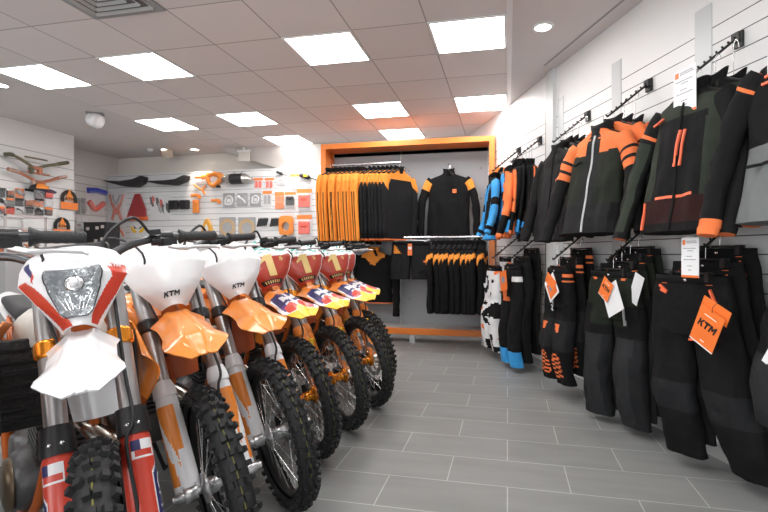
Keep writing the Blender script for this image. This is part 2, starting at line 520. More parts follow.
# ceiling fittings
P = on_z(95, 113, CEIL)
sp = thing('ceiling_speaker', 'white wedge shaped ceiling speaker hanging left of the light panels', 'speaker', P, 0.6)
MB().box((0, 0, -0.012), (0.19, 0.11, 0.024)).build('mount', mat('dark bracket', (0.25, 0.24, 0.24), 0.5), sp, bevel=0.004)
MB().lathe([(0.02, -0.085), (0.07, -0.08), (0.088, -0.05), (0.092, 0.03), (0.088, 0.06), (0.03, 0.07)], o=(0, 0, -0.09), axis=(0.75, -0.5, -0.35), n=24).build('speaker_body', WHITE, sp)
P = on_z(186, 156, CEIL); P.y = 7.15
sn = thing('ceiling_sensor', 'beige round ceiling projector canister above the black seats', 'ceiling fitting', P)
MB().lathe([(0.09, 0), (0.09, -0.10), (0.075, -0.115), (0.06, -0.12)], n=24).build('housing', mat('beige plastic', (0.62, 0.52, 0.43), 0.5), sn)
MB().lathe([(0.055, -0.12), (0.05, -0.128)], n=20).build('lens', mat('pale lens', (0.8, 0.75, 0.65), 0.3), sn)
P = on_z(256.5, 152, CEIL); P.y = 7.18
ex = thing('exit_sign_fitting', 'pale box fitting hanging from the soffit over the parts wall', 'sign', (P.x, 7.22, 2.80))
MB().box((0, 0, 0.05), (0.24, 0.05, 0.03)).box((0, 0, 0.09), (0.04, 0.04, 0.09)).build('mount', FRAMEW, ex)
MB().box((0, 0, -0.04), (0.20, 0.025, 0.16)).build('panel', mat('pale sign', (0.72, 0.68, 0.63), 0.4), ex)
P = on_z(150, 149, CEIL)
t_ = thing('smoke_detector', 'tiny white smoke detector on the ceiling near the back left corner', 'detector', (P.x, min(P.y, 7.1), CEIL))
MB().lathe([(0.05, 0), (0.05, -0.02), (0.035, -0.04), (0.01, -0.042)], n=20).build('housing', WHITE, t_)

# ---------------------------------------------------------- camera, world, render look
cam = bpy.data.cameras.new('camera'); co = bpy.data.objects.new('camera', cam); C.objects.link(co)
co.location = (0, 0, CAMH)
co.rotation_euler = (PI / 2, 0, YAW)
cam.sensor_width = 36; cam.lens = FPX / 768 * 36
cam.shift_x = (384 - PX) / 768; cam.shift_y = (PY - 256) / 768
cam.clip_start = 0.05; cam.clip_end = 60
bpy.context.scene.camera = co
w = bpy.data.worlds.new('world'); bpy.context.scene.world = w; w.use_nodes = True
w.node_tree.nodes['Background'].inputs[0].default_value = (0.9, 0.93, 1, 1)
w.node_tree.nodes['Background'].inputs[1].default_value = 0.1
sc = bpy.context.scene
sc.view_settings.view_transform = 'Standard'
sc.view_settings.look = 'None'
sc.view_settings.exposure = 0.9
sc.cycles.max_bounces = 7
sc.cycles.diffuse_bounces = 4
sc.cycles.glossy_bounces = 3
sc.cycles.transparent_max_bounces = 12
sc.cycles.sample_clamp_indirect = 4
# ================================================================== MOTORCYCLES
RAKE = math.radians(26.5)
AX = V((-math.sin(RAKE), 0, math.cos(RAKE)))          # up along the fork
NF = V((math.cos(RAKE), 0, math.sin(RAKE)))           # forward normal of the fork plane
F0 = V((-0.03, 0, 0.345))                             # foot of the fork
def FK(l, y=0, n=0): return F0 + AX * l + V((0, y, 0)) + NF * n
PIV = F0 - NF * 0.03
STEER = Matrix.Translation(PIV) @ Matrix.Rotation(math.radians(-17), 4, AX) @ Matrix.Translation(-PIV)

def smooth_path(pts, n=8):
    """Catmull-Rom through pts."""
    P = [V(p) for p in pts]; P = [P[0] * 2 - P[1]] + P + [P[-1] * 2 - P[-2]]
    out = []
    for i in range(1, len(P) - 2):
        for k in range(n):
            t = k / n
            a, b, c, d = P[i - 1:i + 3]
            out.append(0.5 * ((2 * b) + (c - a) * t + (2 * a - 5 * b + 4 * c - d) * t * t + (3 * b - a - 3 * c + d) * t ** 3))
    out.append(P[-2]); return out

def wheel(parent, name, c, R, w, rim_mat, hub_mat, steer=None, knobs=40, disc_side=1, mark=YELLOW):
    """rim (part) > tyre, hub, spokes, brake_disc"""
    c = V(c); Y = V((0, 1, 0))
    rr = R - 0.078
    mb = MB()
    mb.lathe([(rr - 0.012, -0.012), (rr - 0.004, -0.022), (rr + 0.012, -0.027), (rr + 0.014, -0.022), (rr + 0.002, -0.010), (rr + 0.002, 0.010), (rr + 0.014, 0.022), (rr + 0.012, 0.027), (rr - 0.004, 0.022), (rr - 0.012, 0.012), (rr - 0.012, -0.012)], c, Y, 48, caps=False)
    rim = mb.build(name, rim_mat, parent)
    if steer is not None: rim.matrix_local = steer
    # tyre with knobs
    mb = MB()
    prof = []
    Rm = R - 0.012
    for k in range(13):
        a = math.radians(-128 + 256 * k / 12)
        prof.append((rr + 0.034 + (Rm - rr - 0.034) * math.cos(a) if math.cos(a) > 0 else rr + 0.034 + 0.034 * math.cos(a), w * 0.5 * math.sin(a) * (1.0 if abs(math.sin(a)) < .99 else 1.0)))
    mb.lathe(prof, c, Y, 64, caps=False)
    for k in range(knobs):
        a0 = 2 * PI * k / knobs
        rows = [(-0.20, 0.019), (0.20, 0.019)] if k % 2 == 0 else [(0.0, .015), (-0.52, 0.019), (0.52, 0.019)]
        rows += [(-0.90, 0.018), (0.90, 0.018)]
        for yy, ww in rows:
            lean = yy * 0.95
            rad = V((math.cos(a0), 0, math.sin(a0)))
            tang = V((-math.sin(a0), 0, math.cos(a0)))
            up = (rad * math.cos(lean) + Y * math.sin(lean)).normalized()
            side = tang.cross(up)
            depth = Rm - 0.060 * (1 - math.cos(lean * 1.02))
            p = c + rad * depth + Y * (yy * w * 0.5)
            Mx = Matrix((side, tang, up)).transposed()
            hl = 0.021 if abs(yy) < .85 else 0.018
            b = [p + Mx @ V((sx * ww / 2 * (1.0 if sz < 0 else .85), st * hl / 2 * (1.15 if sz < 0 else .9), sz * 0.016)) for sz in (-1, 1) for sx, st in ((-1, -1), (1, -1), (1, 1), (-1, 1))]
            mb.add(b, [(4, 5, 6, 7), (0, 1, 5, 4), (1, 2, 6, 5), (2, 3, 7, 6), (3, 0, 4, 7)])
    if mark:
        mb.lathe([(Rm + 0.001, -0.002), (Rm + 0.0016, 0), (Rm + 0.001, 0.002)], c, Y, 64, 1, caps=False)
    mb.build('tyre', [RUBBER, mat('worn yellow tyre line', (0.16, 0.15, 0.03), 0.7)], rim)
    # hub
    mb = MB()
    mb.lathe([(0.014, -0.075), (0.014, -0.058), (0.052, -0.052), (0.052, -0.040), (0.030, -0.034), (0.027, 0), (0.030, 0.034), (0.052, 0.040), (0.052, 0.052), (0.014, 0.058), (0.014, 0.075)], c, Y, 24)
    mb.build('hub', hub_mat, rim)
    mb = MB()
    for k in range(36):
        a = 2 * PI * k / 36; sd = 1 if k % 2 else -1
        off = 0.42 if (k // 2) % 2 else -0.42
        A = c + V((math.cos(a + off) * 0.048, sd * 0.045, math.sin(a + off) * 0.048))
        B = c + V((math.cos(a) * (rr - 0.008), sd * 0.006, math.sin(a) * (rr - 0.008)))
        mb.tube([A, B], 0.0018, 4, caps=False)
    mb.build('spokes', CHROME, rim)
    mb = MB()
    yd = 0.062 * disc_side
    ri, ro = 0.095, 0.13
    n = 48
    ring = []
    for r_ in (ri, ro):
        for yy in (yd - 0.0015, yd + 0.0015):
            ring.append([c + V((math.cos(2 * PI * k / n) * (r_ * (1 + .03 * math.cos(24 * PI * k / n))), yy, math.sin(2 * PI * k / n) * (r_ * (1 + .03 * math.cos(24 * PI * k / n))))) for k in range(n)])
    mb.loft([ring[0], ring[1], ring[3], ring[2], ring[0]], caps=False, smooth=False)
    for k in range(6):
        a = 2 * PI * k / 6
        mb.box(c + V((math.cos(a) * .072, yd, math.sin(a) * .072)), (0.05, 0.003, 0.012), rot=Matrix.Rotation(-a, 3, 'Y'))
    mb.build('brake_disc', ALU, rim)
    return rim

def surf_grid(mb, S, nu, nt, colfn=None, thick=0.006, smooth=True):
    """Solid shell from a surface function S(u, t), u in -1..1, t in 0..1; colfn(u, t) -> material slot."""
    top = [[S(-1 + 2 * i / nu, j / nt) for i in range(nu + 1)] for j in range(nt + 1)]
    nor = [[None] * (nu + 1) for _ in range(nt + 1)]
    for j in range(nt + 1):
        for i in range(nu + 1):
            du = top[j][min(i + 1, nu)] - top[j][max(i - 1, 0)]
            dt = top[min(j + 1, nt)][i] - top[max(j - 1, 0)][i]
            n = du.cross(dt)
            nor[j][i] = n.normalized() if n.length > 1e-9 else V((0, 0, 1))
    W = nu + 1
    vs = [p for r in top for p in r]
    fs, ms = [], []
    for j in range(nt):
        for i in range(nu):
            fs.append((j * W + i, j * W + i + 1, (j + 1) * W + i + 1, (j + 1) * W + i))
            ms.append(colfn(-1 + 2 * (i + .5) / nu, (j + .5) / nt) if colfn else 0)
    mb.add(vs, fs, ms, smooth)
    bot = [top[j][i] - nor[j][i] * thick for j in range(nt + 1) for i in range(nu + 1)]
    mb.add(bot, [f[::-1] for f in fs], 0, smooth)
    edge = [(0, i) for i in range(nu)] + [(j, nu) for j in range(nt)] + [(nt, i) for i in range(nu, 0, -1)] + [(j, 0) for j in range(nt, 0, -1)]
    ev = [top[j][i] for j, i in edge] + [top[j][i] - nor[j][i] * thick for j, i in edge]
    n = len(edge)
    mb.add(ev, [(k, n + k, n + (k + 1) % n, (k + 1) % n) for k in range(n)], 0)
    return mb

def inpoly(x, y, P):
    c = False; j = len(P) - 1
    for i in range(len(P)):
        (xi, yi), (xj, yj) = P[i], P[j]
        if (yi > y) != (yj > y) and x < (xj - xi) * (y - yi) / (yj - yi) + xi: c = not c
        j = i
    return c

# ---- steered surfaces
FEND_T = {'e': 0.065, 's': 0.125, 'l': 0.20}
FEND_K = 's'
FEND_W = [(0.0, .056), (0.12, .068), (0.22, .098), (0.34, .086), (0.55, .086), (0.70, .102), (0.80, .104), (0.90, .082), (1.0, .040)]
def fender_S(u, t):
    tip = FEND_T[FEND_K]
    x = interp(t, [(0, -.33), (.22, -.25), (.45, lerp(-.25, tip, .33)), (.74, lerp(-.25, tip, .74)), (1, tip)])
    z = interp(t, [(0, .905), (.22, .925), (.45, .918), (.74, .884), (.88, .864), (1.0, .842)])
    w = interp(t, FEND_W) * (.92 if FEND_K == 'e' else 1)
    au = abs(u)
    drop = 0.0 if au < .42 else (0.010 * sm((au - .42) / .14) + 0.045 * max(0, au - .54)) * (1 - .95 * sm((t - .5) / .45))
    crown = 0.014 * (1 - au * au) * (1 - .75 * sm((t - .7) / .3))
    if au < .42: crown += 0.004 * (1 - sm(abs(au - .30) / .12))
    return V((x, -u * w, z - drop + crown))

PL_W = [(0.0, .045), (0.10, .070), (0.34, .122), (0.60, .158), (0.82, .140), (0.93, .130), (0.97, .086), (1.0, .072)]
PLX = [1.0, 0.0]
def plate_S(u, t):
    l = lerp(.645, .915, t); w = interp(t, PL_W)
    n = 0.125 - 0.055 * (abs(u) ** 2.2) - 0.014 * sm((t - .6) / .4) - 0.02 * sm((.25 - t) / .25)
    return FK(l + PLX[1] * t, u * w * PLX[0], n)
def plate_pt(y, l, off=0.002):
    t = (l - .645) / .27
    w = interp(t, PL_W) * PLX[0]; return plate_S(y / w, t) + NF * off

MK_W = [(0.0, .044), (0.10, .056), (0.50, .112), (0.64, .134), (0.84, .130), (0.93, .122), (1.0, .112)]
def mask_S(u, t):
    l = lerp(.620, .865, t)
    w = interp(t, MK_W)
    n = 0.15 - 0.065 * (abs(u) ** 2.4) - 0.020 * sm((t - .60) / .40)
    return FK(l, u * w, n)

GFS = [.096]
def guard_S(sy):
    def S(u, t):
        l = lerp(-.01, .345, t)
        a = u * math.radians(105) + sy * math.radians(28)
        r = lerp(.044, .039, t) * (1 - .10 * sm((t - .85) / .15))
        r *= 1 + (0.20 if t < .10 else 0) * 0
        return FK(l, sy * GFS[0] + math.sin(a) * r, math.cos(a) * r)
    return S

def col_fender_plain(u, t): return 0
def col_fender_graphic(u, t):
    # white base with navy, red and purple shards and a yellow tip
    a = abs(u)
    if t > .86: return 4
    if t > .66 and t < .86 and a < .95:
        if inpoly(u, t, [(-.7, .70), (-.15, .66), (-.05, .74), (-.3, .84), (-.75, .84)]): return 3
        if inpoly(u, t, [(.7, .70), (.15, .66), (.05, .74), (.3, .84), (.75, .84)]): return 3
        if inpoly(u, t, [(-.5, .80), (0, .74), (.5, .80), (.2, .86), (-.2, .86)]): return 4
    if t < .30: return 0
    if a > .9: return 0 if t < .62 else 1
    if inpoly(u, t, [(-.8, .36), (-.1, .40), (-.1, .52), (-.5, .48), (-.5, .60), (-.1, .58), (-.1, .65), (-.85, .64)]): return 2
    if inpoly(u, t, [(.8, .36), (.1, .40), (.1, .52), (.5, .48), (.5, .60), (.1, .58), (.1, .65), (.85, .64)]): return 2
    if inpoly(u, t, [(-.85, .64), (-.5, .60), (-.5, .74), (-.85, .80)]) or inpoly(u, t, [(.85, .64), (.5, .60), (.5, .74), (.85, .80)]): return 5
    if t < .40: return 0
    return 1

def col_plate_red(u, t):
    # white upper band with teal marks, dark red field, dark base plate and red flag
    y = u
    if t < .05: return 1
    if t < .135 and abs(u) < .8: return 3 if not (t < .12 and t > .07 and abs(u) < .6 and int((u + 1) * 12) % 2) else 4
    if abs(u) > .965: return 0
    edge = .62 + .07 * u - .05 * math.sin(u * 3)
    if t < edge: return 1
    if t > .70 and abs(u) < .9 and (noise.noise(V((u * 5, t * 26, 3))) > .12): return 2
    return 0

def col_mask(u, t):
    # white mask, red flashes down both edges, navy flash at the top right corner of the bike
    if inpoly(u, t, [(-.98, .66), (-.98, .40), (-.86, .02), (-.30, .0), (-.36, .08), (-.60, .15), (-.78, .58), (-.84, .66)]) and t < .70:
        return 1 if u < -.55 or t < .12 else 0
    if inpoly(u, t, [(.98, .76), (.98, .40), (.86, .02), (.60, .02), (.56, .12), (.74, .58), (.62, .70), (.70, .76)]): return 1
    if inpoly(u, t, [(-.95, .90), (-.74, .68), (-.72, .75), (-.84, .92)]): return 2
    if inpoly(u, t, [(-.74, .68), (-.72, .75), (-.68, .68), (-.74, .60)]): return 1
    return 0

def col_guard_white(u, t):
    # orange field with a white arrow shard running down through it
    if t > .88 or t < .10: return 1
    if inpoly(u, t, [(-.62, .80), (-.40, .72), (.16, .32), (.02, .32), (.30, .20), (.45, .10), (-.05, .10), (-.12, .30), (-.28, .34)]): return 1
    if -.78 < u < .46 and not (u > .16 and t < .42): return 0
    return 1
def col_guard_white_m(u, t): return col_guard_white(-u, t)
def guard_red(sy):
    def f(u, t):
        v = u * sy                        # + toward the outside of the bike
        if t > .93: return 3
        fl = (u - (.05 if sy < 0 else .0))
        if .80 < t < .88 and -.42 < fl < .42:
            return 2 if (fl < -.12) else 1
        if .735 < t < .80 and (abs(fl) > .36 and abs(fl) < .42 or t < .745 and abs(fl) < .42): return 1
        e = .16 + .50 * sm((t - .60) / .14)
        if t < .74 and v > e + .08: return 2
        if t < .76 and v > e: return 1
        return 0
    return f
def guard_pt(sy, u, t, off=.0015):
    S = guard_S(sy); p = S(u, t)
    du = S(u + .01, t) - S(u - .01, t); dt = S(u, t + .01) - S(u, t - .01)
    return p + du.cross(dt).normalized() * off

CLEAR = glass_mat('headlight glass', (0.6, 0.65, 0.7), 0.10, 0.0)
REFL = mat('faceted reflector', (0.26, 0.28, 0.29), 0.14, 0.85, noise_amt=0.95, noise_scale=38, bump=1.0, bump_scale=36)
CARBON = mat('dark hose', (0.02, 0.02, 0.022), 0.5)

def make_bike(variant, label, group):
    W_, O_ = variant == 'white', variant == 'red'
    E_ = variant == 'enduro'
    root = thing('motorcycle', label, 'motorcycle', group=group)
    st = lambda o: setattr(o, 'matrix_local', STEER.copy()) or o
    hubm = ORANGEMETAL if O_ else ALU
    rimm = BLACK
    wheel(root, 'front_wheel', (0, 0, .345), .345, .082, rimm, hubm, STEER, 46, 1)
    wheel(root, 'rear_wheel', (-1.48, 0, .335), .335, .105, rimm, hubm, None, 38, -1, None)
    # ---- fork legs
    GFS[0] = .088 if E_ else .096
    FS = .088 if E_ else .096
    for sy in (-1, 1):
        mb = MB()
        y = sy * FS
        mb.tube([FK(-.02, y), FK(.36, y)], .024, 14, 1)
        mb.tube([FK(.30, y), FK(.335, y), FK(.345, y), FK(.60, y), FK(.72, y), FK(.865, y)], [.030, .030, .0285, .0285, .030, .0285], 20, 0)
        leg = st(mb.build('fork_leg', [TUBE, CHROME], root))
        mb = MB()
        mb.tube([FK(.865, y), FK(.875, y)], .024, 16).tube([FK(.87, y), FK(.885, y)], .012, 6)
        mb.build('fork_cap', ORANGEMETAL if not W_ else ALU, leg)
        # plastic guard
        mb = MB()
        if E_:
            surf_grid(mb, guard_S(sy), 36, 64, guard_red(sy), .004)
            g = mb.build('fork_guard', [RED, WHITE, NAVY, BLACK], leg)
            mb = MB()
            def fn(a, b, sy=sy):
                return guard_pt(sy, (.50 + .36 * b) * sy * 1.0 + (.04 if sy < 0 else 0), .50 - a * .46)
            text_polys('CHILE', lambda x, y_, sy=sy: guard_pt(sy, sy * (.34 + .40 * ((y_ / .72) if sy > 0 else 1 - y_ / .72)), .62 - x / 2.75 * .55 if sy > 0 else .07 + x / 2.75 * .55, .002), mb)
            mb.build('lettering', WHITE, g)
            mb = MB().tube([FK(.318, y), FK(.395, y)], [.043, .040], 20)
            mb.build('guard_collar', BLACK, leg)
            for q in (-.014, .014):
                MB().lathe([(.0055, 0), (.0055, .004), (.001, .005)], FK(.345, y + q, .041), NF, 10).build('bolt', CHROME, leg)
        else:
            surf_grid(mb, guard_S(sy), 36, 64, col_guard_white if sy < 0 else col_guard_white_m, .004)
            mb.build('fork_guard', [ORANGE, WHITE] if W_ else [ORANGE, ORANGE], leg)
            mb = MB()
            mb.tube([FK(.333, y), FK(.37, y), FK(.392, y)], [.0415, .038, .031], 20)
            if O_: mb.box(FK(.22, y + sy * .03, .02), (.02, .025, .16), 1)
            mb.build('guard_collar', [WHITE if W_ else ORANGE, YELLOW], leg)
        # axle lug
        mb = MB()
        mb.lathe([(.026, -.022), (.028, -.018), (.028, .018), (.026, .022)], V((0.0, y, .345)), (0, 1, 0), 18)
        mb.box(FK(.0, y, .004), (.052, .044, .062))
        mb.lathe([(.017, 0), (.017, .02), (.012, .026), (.012, .04)], V((0, y + sy * .018, .345)), (0, sy, 0), 14)
        mb.build('axle_clamp', ALU if not E_ else ENGINE, leg)
        if sy > 0:
            MB().box(FK(.03, .068, -.10), (.075, .05, .06)).box(FK(.03, .09, -.06), (.09, .02, .04)).build('brake_caliper', DARKMETAL, leg, bevel=.008)
        mb = MB().tube([FK(.585, y), FK(.592, y), FK(.628, y), FK(.635, y)], [.031, .036, .036, .031], 20)
        mb.box(FK(.61, y - sy * .012, -.030), (.03, .05, .034))
        mb.build('clamp_ring', ORANGEMETAL if (E_ or O_) else DARKMETAL, leg)
    # triple clamps
    mb = MB()
    cm = ORANGEMETAL if (E_ or O_) else DARKMETAL
    for l, hh in ((.61, .034), (.83, .030)):
        Mx = Matrix.Rotation(-RAKE, 3, 'Y')
        mb.box(FK(l, 0, -.022), (.058, .20, hh), rot=Mx)
        mb.tube([FK(l - hh / 2, 0, -.03), FK(l + hh / 2, 0, -.03)], .032, 16)
        for sy in (-1, 1):
            mb.tube([FK(l - hh / 2, sy * FS), FK(l + hh / 2, sy * FS)], .037, 18)
    mb.tube([FK(.60, 0, -.03), FK(.84, 0, -.03)], .022, 14)
    st(mb.build('triple_clamp', cm, root))
    # ---- handlebar
    path = smooth_path([FK(.865, -.43, -.105) + V((0, 0, .093)), FK(.87, -.26, -.075) + V((0, 0, .086)), FK(.87, -.16, -.03) + V((0, 0, .055)), FK(.875, -.09, -.0) + V((0, 0, .01)), FK(.875, 0, .0) + V((0, 0, .008)),
                        FK(.875, .09, -.0) + V((0, 0, .01)), FK(.87, .16, -.03) + V((0, 0, .055)), FK(.87, .26, -.075) + V((0, 0, .086)), FK(.865, .43, -.105) + V((0, 0, .093))], 5)
    mb = MB().tube(path, .0135, 12)
    hb = st(mb.build('handlebar', mat('bar alloy', (0.10, 0.10, 0.105), 0.35, .8), root))
    mb = MB().box(FK(.885, 0, .004) + V((0, 0, .02)), (.065, .19, .05))
    mb.build('bar_pad', BLACK if not O_ else ORANGE, hb, bevel=.014)
    for sy in (-1, 1):
        e0, e1 = V(path[0 if sy < 0 else -1]), V(path[4 if sy < 0 else -5])
        d = (e0 - e1).normalized()
        g0, g1 = e0 + d * .004, e0 - d * .125
        mb = MB()
        pr_ = [(.0, .012), (.004, .0175)] + [(.01 + k * .0115, .0165 + (.0012 if k % 2 else 0)) for k in range(9)] + [(.118, .022), (.123, .026), (.127, .026)]
        mb.tube([g0 - d * q for q, _ in pr_], [r for _, r in pr_], 16)
        mb.build('grip', GRIPRUB, hb)
        # perch and lever
        pc = e0 - d * .165
        fw_ = (NF * .8 + V((0, 0, -.95))).normalized()
        mb = MB().tube([pc - d * .02, pc + d * .02], .020, 14)
        mb.box(pc + fw_ * .026, (.05, .045, .026), rot=Matrix.Rotation(sy * .3, 3, 'Z'))
        if sy < 0 or True:
            mb.tube([pc + fw_ * .03 - d * .05 + V((0, 0, .006)), pc + fw_ * .035 + d * .02 + V((0, 0, .006))], [.015, .013], 12)
            mb.box(pc + NF * .03 - d * .035 + V((0, 0, .004)), (.028, .034, .018))
        mb.build('lever_perch', BLACK if not E_ else DARKMETAL, hb)
        lp_ = smooth_path([pc + fw_ * .045, pc + fw_ * .062 + d * .045, pc + fw_ * .058 + d * .09, pc + fw_ * .062 + d * .15, pc + fw_ * .066 + d * .17], 4)
        mb = MB().tube(lp_, [.009] * 6 + [.0062] * (len(lp_) - 8) + [.0085, .0085], 10, flat=.8)
        mb.build('lever', mat('lever alloy', (0.70, 0.70, 0.71), .3, .7), hb)
        # hoses
        if sy > 0:
            hp = smooth_path([pc + NF * .03 - d * .05, pc + NF * .10 - d * .10 + V((0, 0, .02)), FK(.88, FS * .9, .10), FK(.76, FS, .06), FK(.62, FS, .048), FK(.48, FS, .042), FK(.36, FS + .004, .052), FK(.30, FS - .02, .056), FK(.16, .072, .045), FK(.06, .07, .02)], 5)
        else:
            hp = smooth_path([pc + fw_ * .03 - d * .06, pc + NF * .09 - d * .11 + V((0, 0, .02)), FK(.86, sy * .07, .13), FK(.74, sy * .085, .055), FK(.6, sy * .06, .03), FK(.5, -.05, -.08)], 5)
        MB().tube(hp, .0052 if sy > 0 else .0042, 7).build('brake_hose' if sy > 0 else 'cable', CARBON, hb)
    # ---- front fender
    global FEND_K
    FEND_K = 'l' if O_ else ('e' if E_ else 's')
    PLX[0], PLX[1] = (1.12, .035) if O_ else (1.0, .01)
    mb = MB()
    if O_:
        surf_grid(mb, fender_S, 48, 90, col_fender_graphic)
        fe = st(mb.build('front_fender', [ORANGE, WHITE, NAVY, RED, YELLOW, PURPLE], root))
    else:
        surf_grid(mb, fender_S, 32, 60)
        fe = st(mb.build('front_fender', [WHITE if E_ else ORANGE], root))
        if W_:
            mb = MB()
            for sy in (-1, 1):
                pts = [(.18, .60), (.40, .70), (.50, .86), (.42, .90), (.22, .72)]
                def fs(u, t): 
                    p = fender_S(u * sy, t); return p + V((0, 0, .0025))
                n = 6
                vs = [fs(a, b) for a, b in pts]
                mb.add(vs, [tuple(range(len(vs))) if sy < 0 else tuple(range(len(vs)))[::-1]])
            mb.build('fender_stripe', mat('pale orange flash', (0.95, 0.62, 0.36), .3), fe)
    mb = MB()
    fl_ = [(-.33, .905, .085), (-.375, .83, .082), (-.385, .74, .075), (-.36, .655, .065)]
    def flap(u, t):
        x = interp(t * 3, [(k, f[0]) for k, f in enumerate(fl_)]); z = interp(t * 3, [(k, f[1]) for k, f in enumerate(fl_)])
        w = interp(t * 3, [(k, f[2]) for k, f in enumerate(fl_)])
        return V((x + .02 * (1 - u * u), u * w, z))
    surf_grid(mb, lambda u, t: flap(-u, t), 12, 14)
    mb.build('mud_flap', WHITE if E_ else DKORANGE, fe)
    # ---- plate or headlight mask
    if E_:
        mb = MB(); surf_grid(mb, mask_S, 110, 130, col_mask, .005)
        pl = st(mb.build('headlight_mask', [WHITE, RED, NAVY], root))
        prof = [(.10, .38), (.30, .62), (.45, .68), (.62, .74), (.70, .72), (.74, .70)]
        def lensS(off, sc_=1.0):
            def S(u, t):
                tt = lerp(.09, .66, t)
                w = interp(t, [(0, .024), (.08, .036), (.75, .066), (.88, .069), (1.0, .064)]) * sc_
                l = lerp(.620, .865, tt)
                topcut = .010 * (u * u) if t > .6 else 0
                n = 0.153 - 0.062 * (abs(u * w / .13) ** 2.2) - 0.020 * sm((tt - .60) / .40) + off
                return FK(l + topcut, u * w, n)
            return S
        mb = MB(); surf_grid(mb, lensS(.004, 1.05), 20, 20, None, .006)
        bz = mb.build('headlight_bezel', BLACK, pl)
        mb = MB(); surf_grid(mb, lensS(.007), 20, 20, None, .004)
        mb.build('reflector', REFL, bz)
        mb = MB()
        c0 = FK(.735, .002, .160)
        mb.lathe([(.020, -.004), (.024, .004), (.018, .010), (.012, .008)], c0, NF, 20)
        mb.lathe([(.010, .004), (.010, .022), (.002, .026)], c0, NF, 14, 1)
        for k in range(-3, 4):
            if k == 0: continue
            mb.tube([FK(.66, k * .007, .161 - abs(k) * .0006), FK(.712, k * .014, .158 - abs(k) * .0016)], .0025, 6)
        mb.build('bulb', [CHROME, mat('bulb glass', (.9, .92, .95), .1)], bz)
        mb = MB(); surf_grid(mb, lensS(.012), 20, 20, None, .002)
        mb.build('headlight_glass', CLEAR, bz)
        mb = MB()
        brand_word(mb, lambda a, b: mask_S(.66 + .24 * a, .695 + .045 * b + .02 * a) + NF * .004)
        mb.build('lettering', WHITE, pl)
    else:
        mb = MB()
        surf_grid(mb, plate_S, 48, 56, col_plate_red if O_ else None, .005)
        pl = st(mb.build('number_plate', [WHITE, PLATERED, TEAL, BLACK, GOLD], root))
        mb = MB()
        if W_:
            brand_word(mb, lambda a, b: plate_pt(-.034 + a * .060, .675 + b * .018, .003))
            mb.build('lettering', BLACK, pl)
        else:
            def quadp(x0, x1, z0, z1, z0b=None, z1b=None):
                n = 6; k_ = 10
                vs = []
                for i in range(n + 1):
                    q = i / n; xx = lerp(x0, x1, q)
                    a_ = lerp(z0, z0b if z0b is not None else z0, q); b_ = lerp(z1, z1b if z1b is not None else z1, q)
                    vs += [plate_pt(xx, lerp(a_, b_, p / k_), .0035) for p in range(k_ + 1)]
                W = k_ + 1
                mb.add(vs, [(i * W + p, (i + 1) * W + p, (i + 1) * W + p + 1, i * W + p + 1) for i in range(n) for p in range(k_)])
            quadp(-.016, .030, .698, .822)
            quadp(-.052, -.016, .772, .785, .790, .822)
            mb.build('numeral', GOLD, pl)
            mb = MB()
            c0 = (.085, .79)
            for k in range(5):
                a = k * 2 * PI / 5
                mb.add([plate_pt(c0[0] + math.cos(a + q) * r, c0[1] + math.sin(a + q) * r, .003) for q, r in ((0, .018), (.5, .008), (0, .002), (-.5, .008))], [(0, 1, 2, 3)])
            mb.build('emblem', GOLD, pl)
    # ---- chassis -------------------------------------------------
    pc_ = ORANGE
    mb = MB()
    head = FK(.72, 0, -.035)
    for sy in (-1, 1):
        mb.tube(smooth_path([head + V((-.02, sy * .03, .05)), (-.62, sy * .075, .88), (-.85, sy * .10, .76), (-.95, sy * .115, .55), (-.93, sy * .11, .36)], 5), .019, 10)
        mb.tube(smooth_path([head + V((-.01, sy * .025, -.08)), (-.50, sy * .06, .55), (-.58, sy * .085, .34), (-.70, sy * .10, .29), (-.93, sy * .11, .33)], 5), .015, 10)
        mb.tube([(-.84, sy * .09, .80), (-1.20, sy * .08, .88), (-1.42, sy * .06, .90)], .011, 8)
        mb.tube([(-.93, sy * .10, .58), (-1.25, sy * .075, .86)], .010, 8)
    mb.tube([head - AX * .09, head + AX * .10], .034, 16)
    mb.build('frame', mat('orange frame tube', (.62, .13, .012), .35, coat=.3), root)
    # engine
    mb = MB()
    mb.lathe([(.02, -.14), (.085, -.135), (.105, -.10), (.112, 0), (.105, .10), (.085, .135), (.02, .14)], (-.70, 0, .40), (0, 1, 0), 22)
    mb.lathe([(.02, -.12), (.075, -.115), (.09, -.08), (.09, .08), (.075, .115), (.02, .12)], (-.86, 0, .43), (0, 1, 0), 20)
    mb.box((-.78, 0, .40), (.22, .20, .14))
    eng = mb.build('engine', ENGINE, root, bevel=.008)
    mb = MB()
    cyl = V((-.665, 0, .47)); up = V((.18, 0, 1)).normalized()
    for k in range(8):
        Mx = Matrix.Rotation(.18, 3, 'Y')
        mb.box(cyl + up * (.02 + k * .022), (.16 - (k == 7) * .02, .17 - (k == 7) * .02, .012 if k < 7 else .03), rot=Mx)
    mb.tube([cyl, cyl + up * .19], .062, 16)
    mb.build('cylinder', ENGINE, eng)
    for sy in (-1, 1):
        mb = MB().lathe([(.088, 0), (.084, .016), (.05, .024), (.01, .026)], (-.70, sy * .135, .39), (0, sy, 0), 24)
        mb.build('side_cover', mat('bronze cover', (.20, .15, .10), .4, .8), eng)
    # exhaust header, left side expansion chamber, silencer
    mb = MB()
    ep = smooth_path([(-.60, 0, .60), (-.50, .04, .585), (-.44, .11, .50), (-.45, .155, .36), (-.55, .17, .27), (-.70, .175, .29), (-.84, .17, .42), (-.92, .165, .58), (-1.02, .15, .68)], 5)
    rr = [interp(i / (len(ep) - 1), [(0, .022), (.12, .026), (.30, .050), (.5, .056), (.68, .045), (.85, .022), (1, .018)]) for i in range(len(ep))]
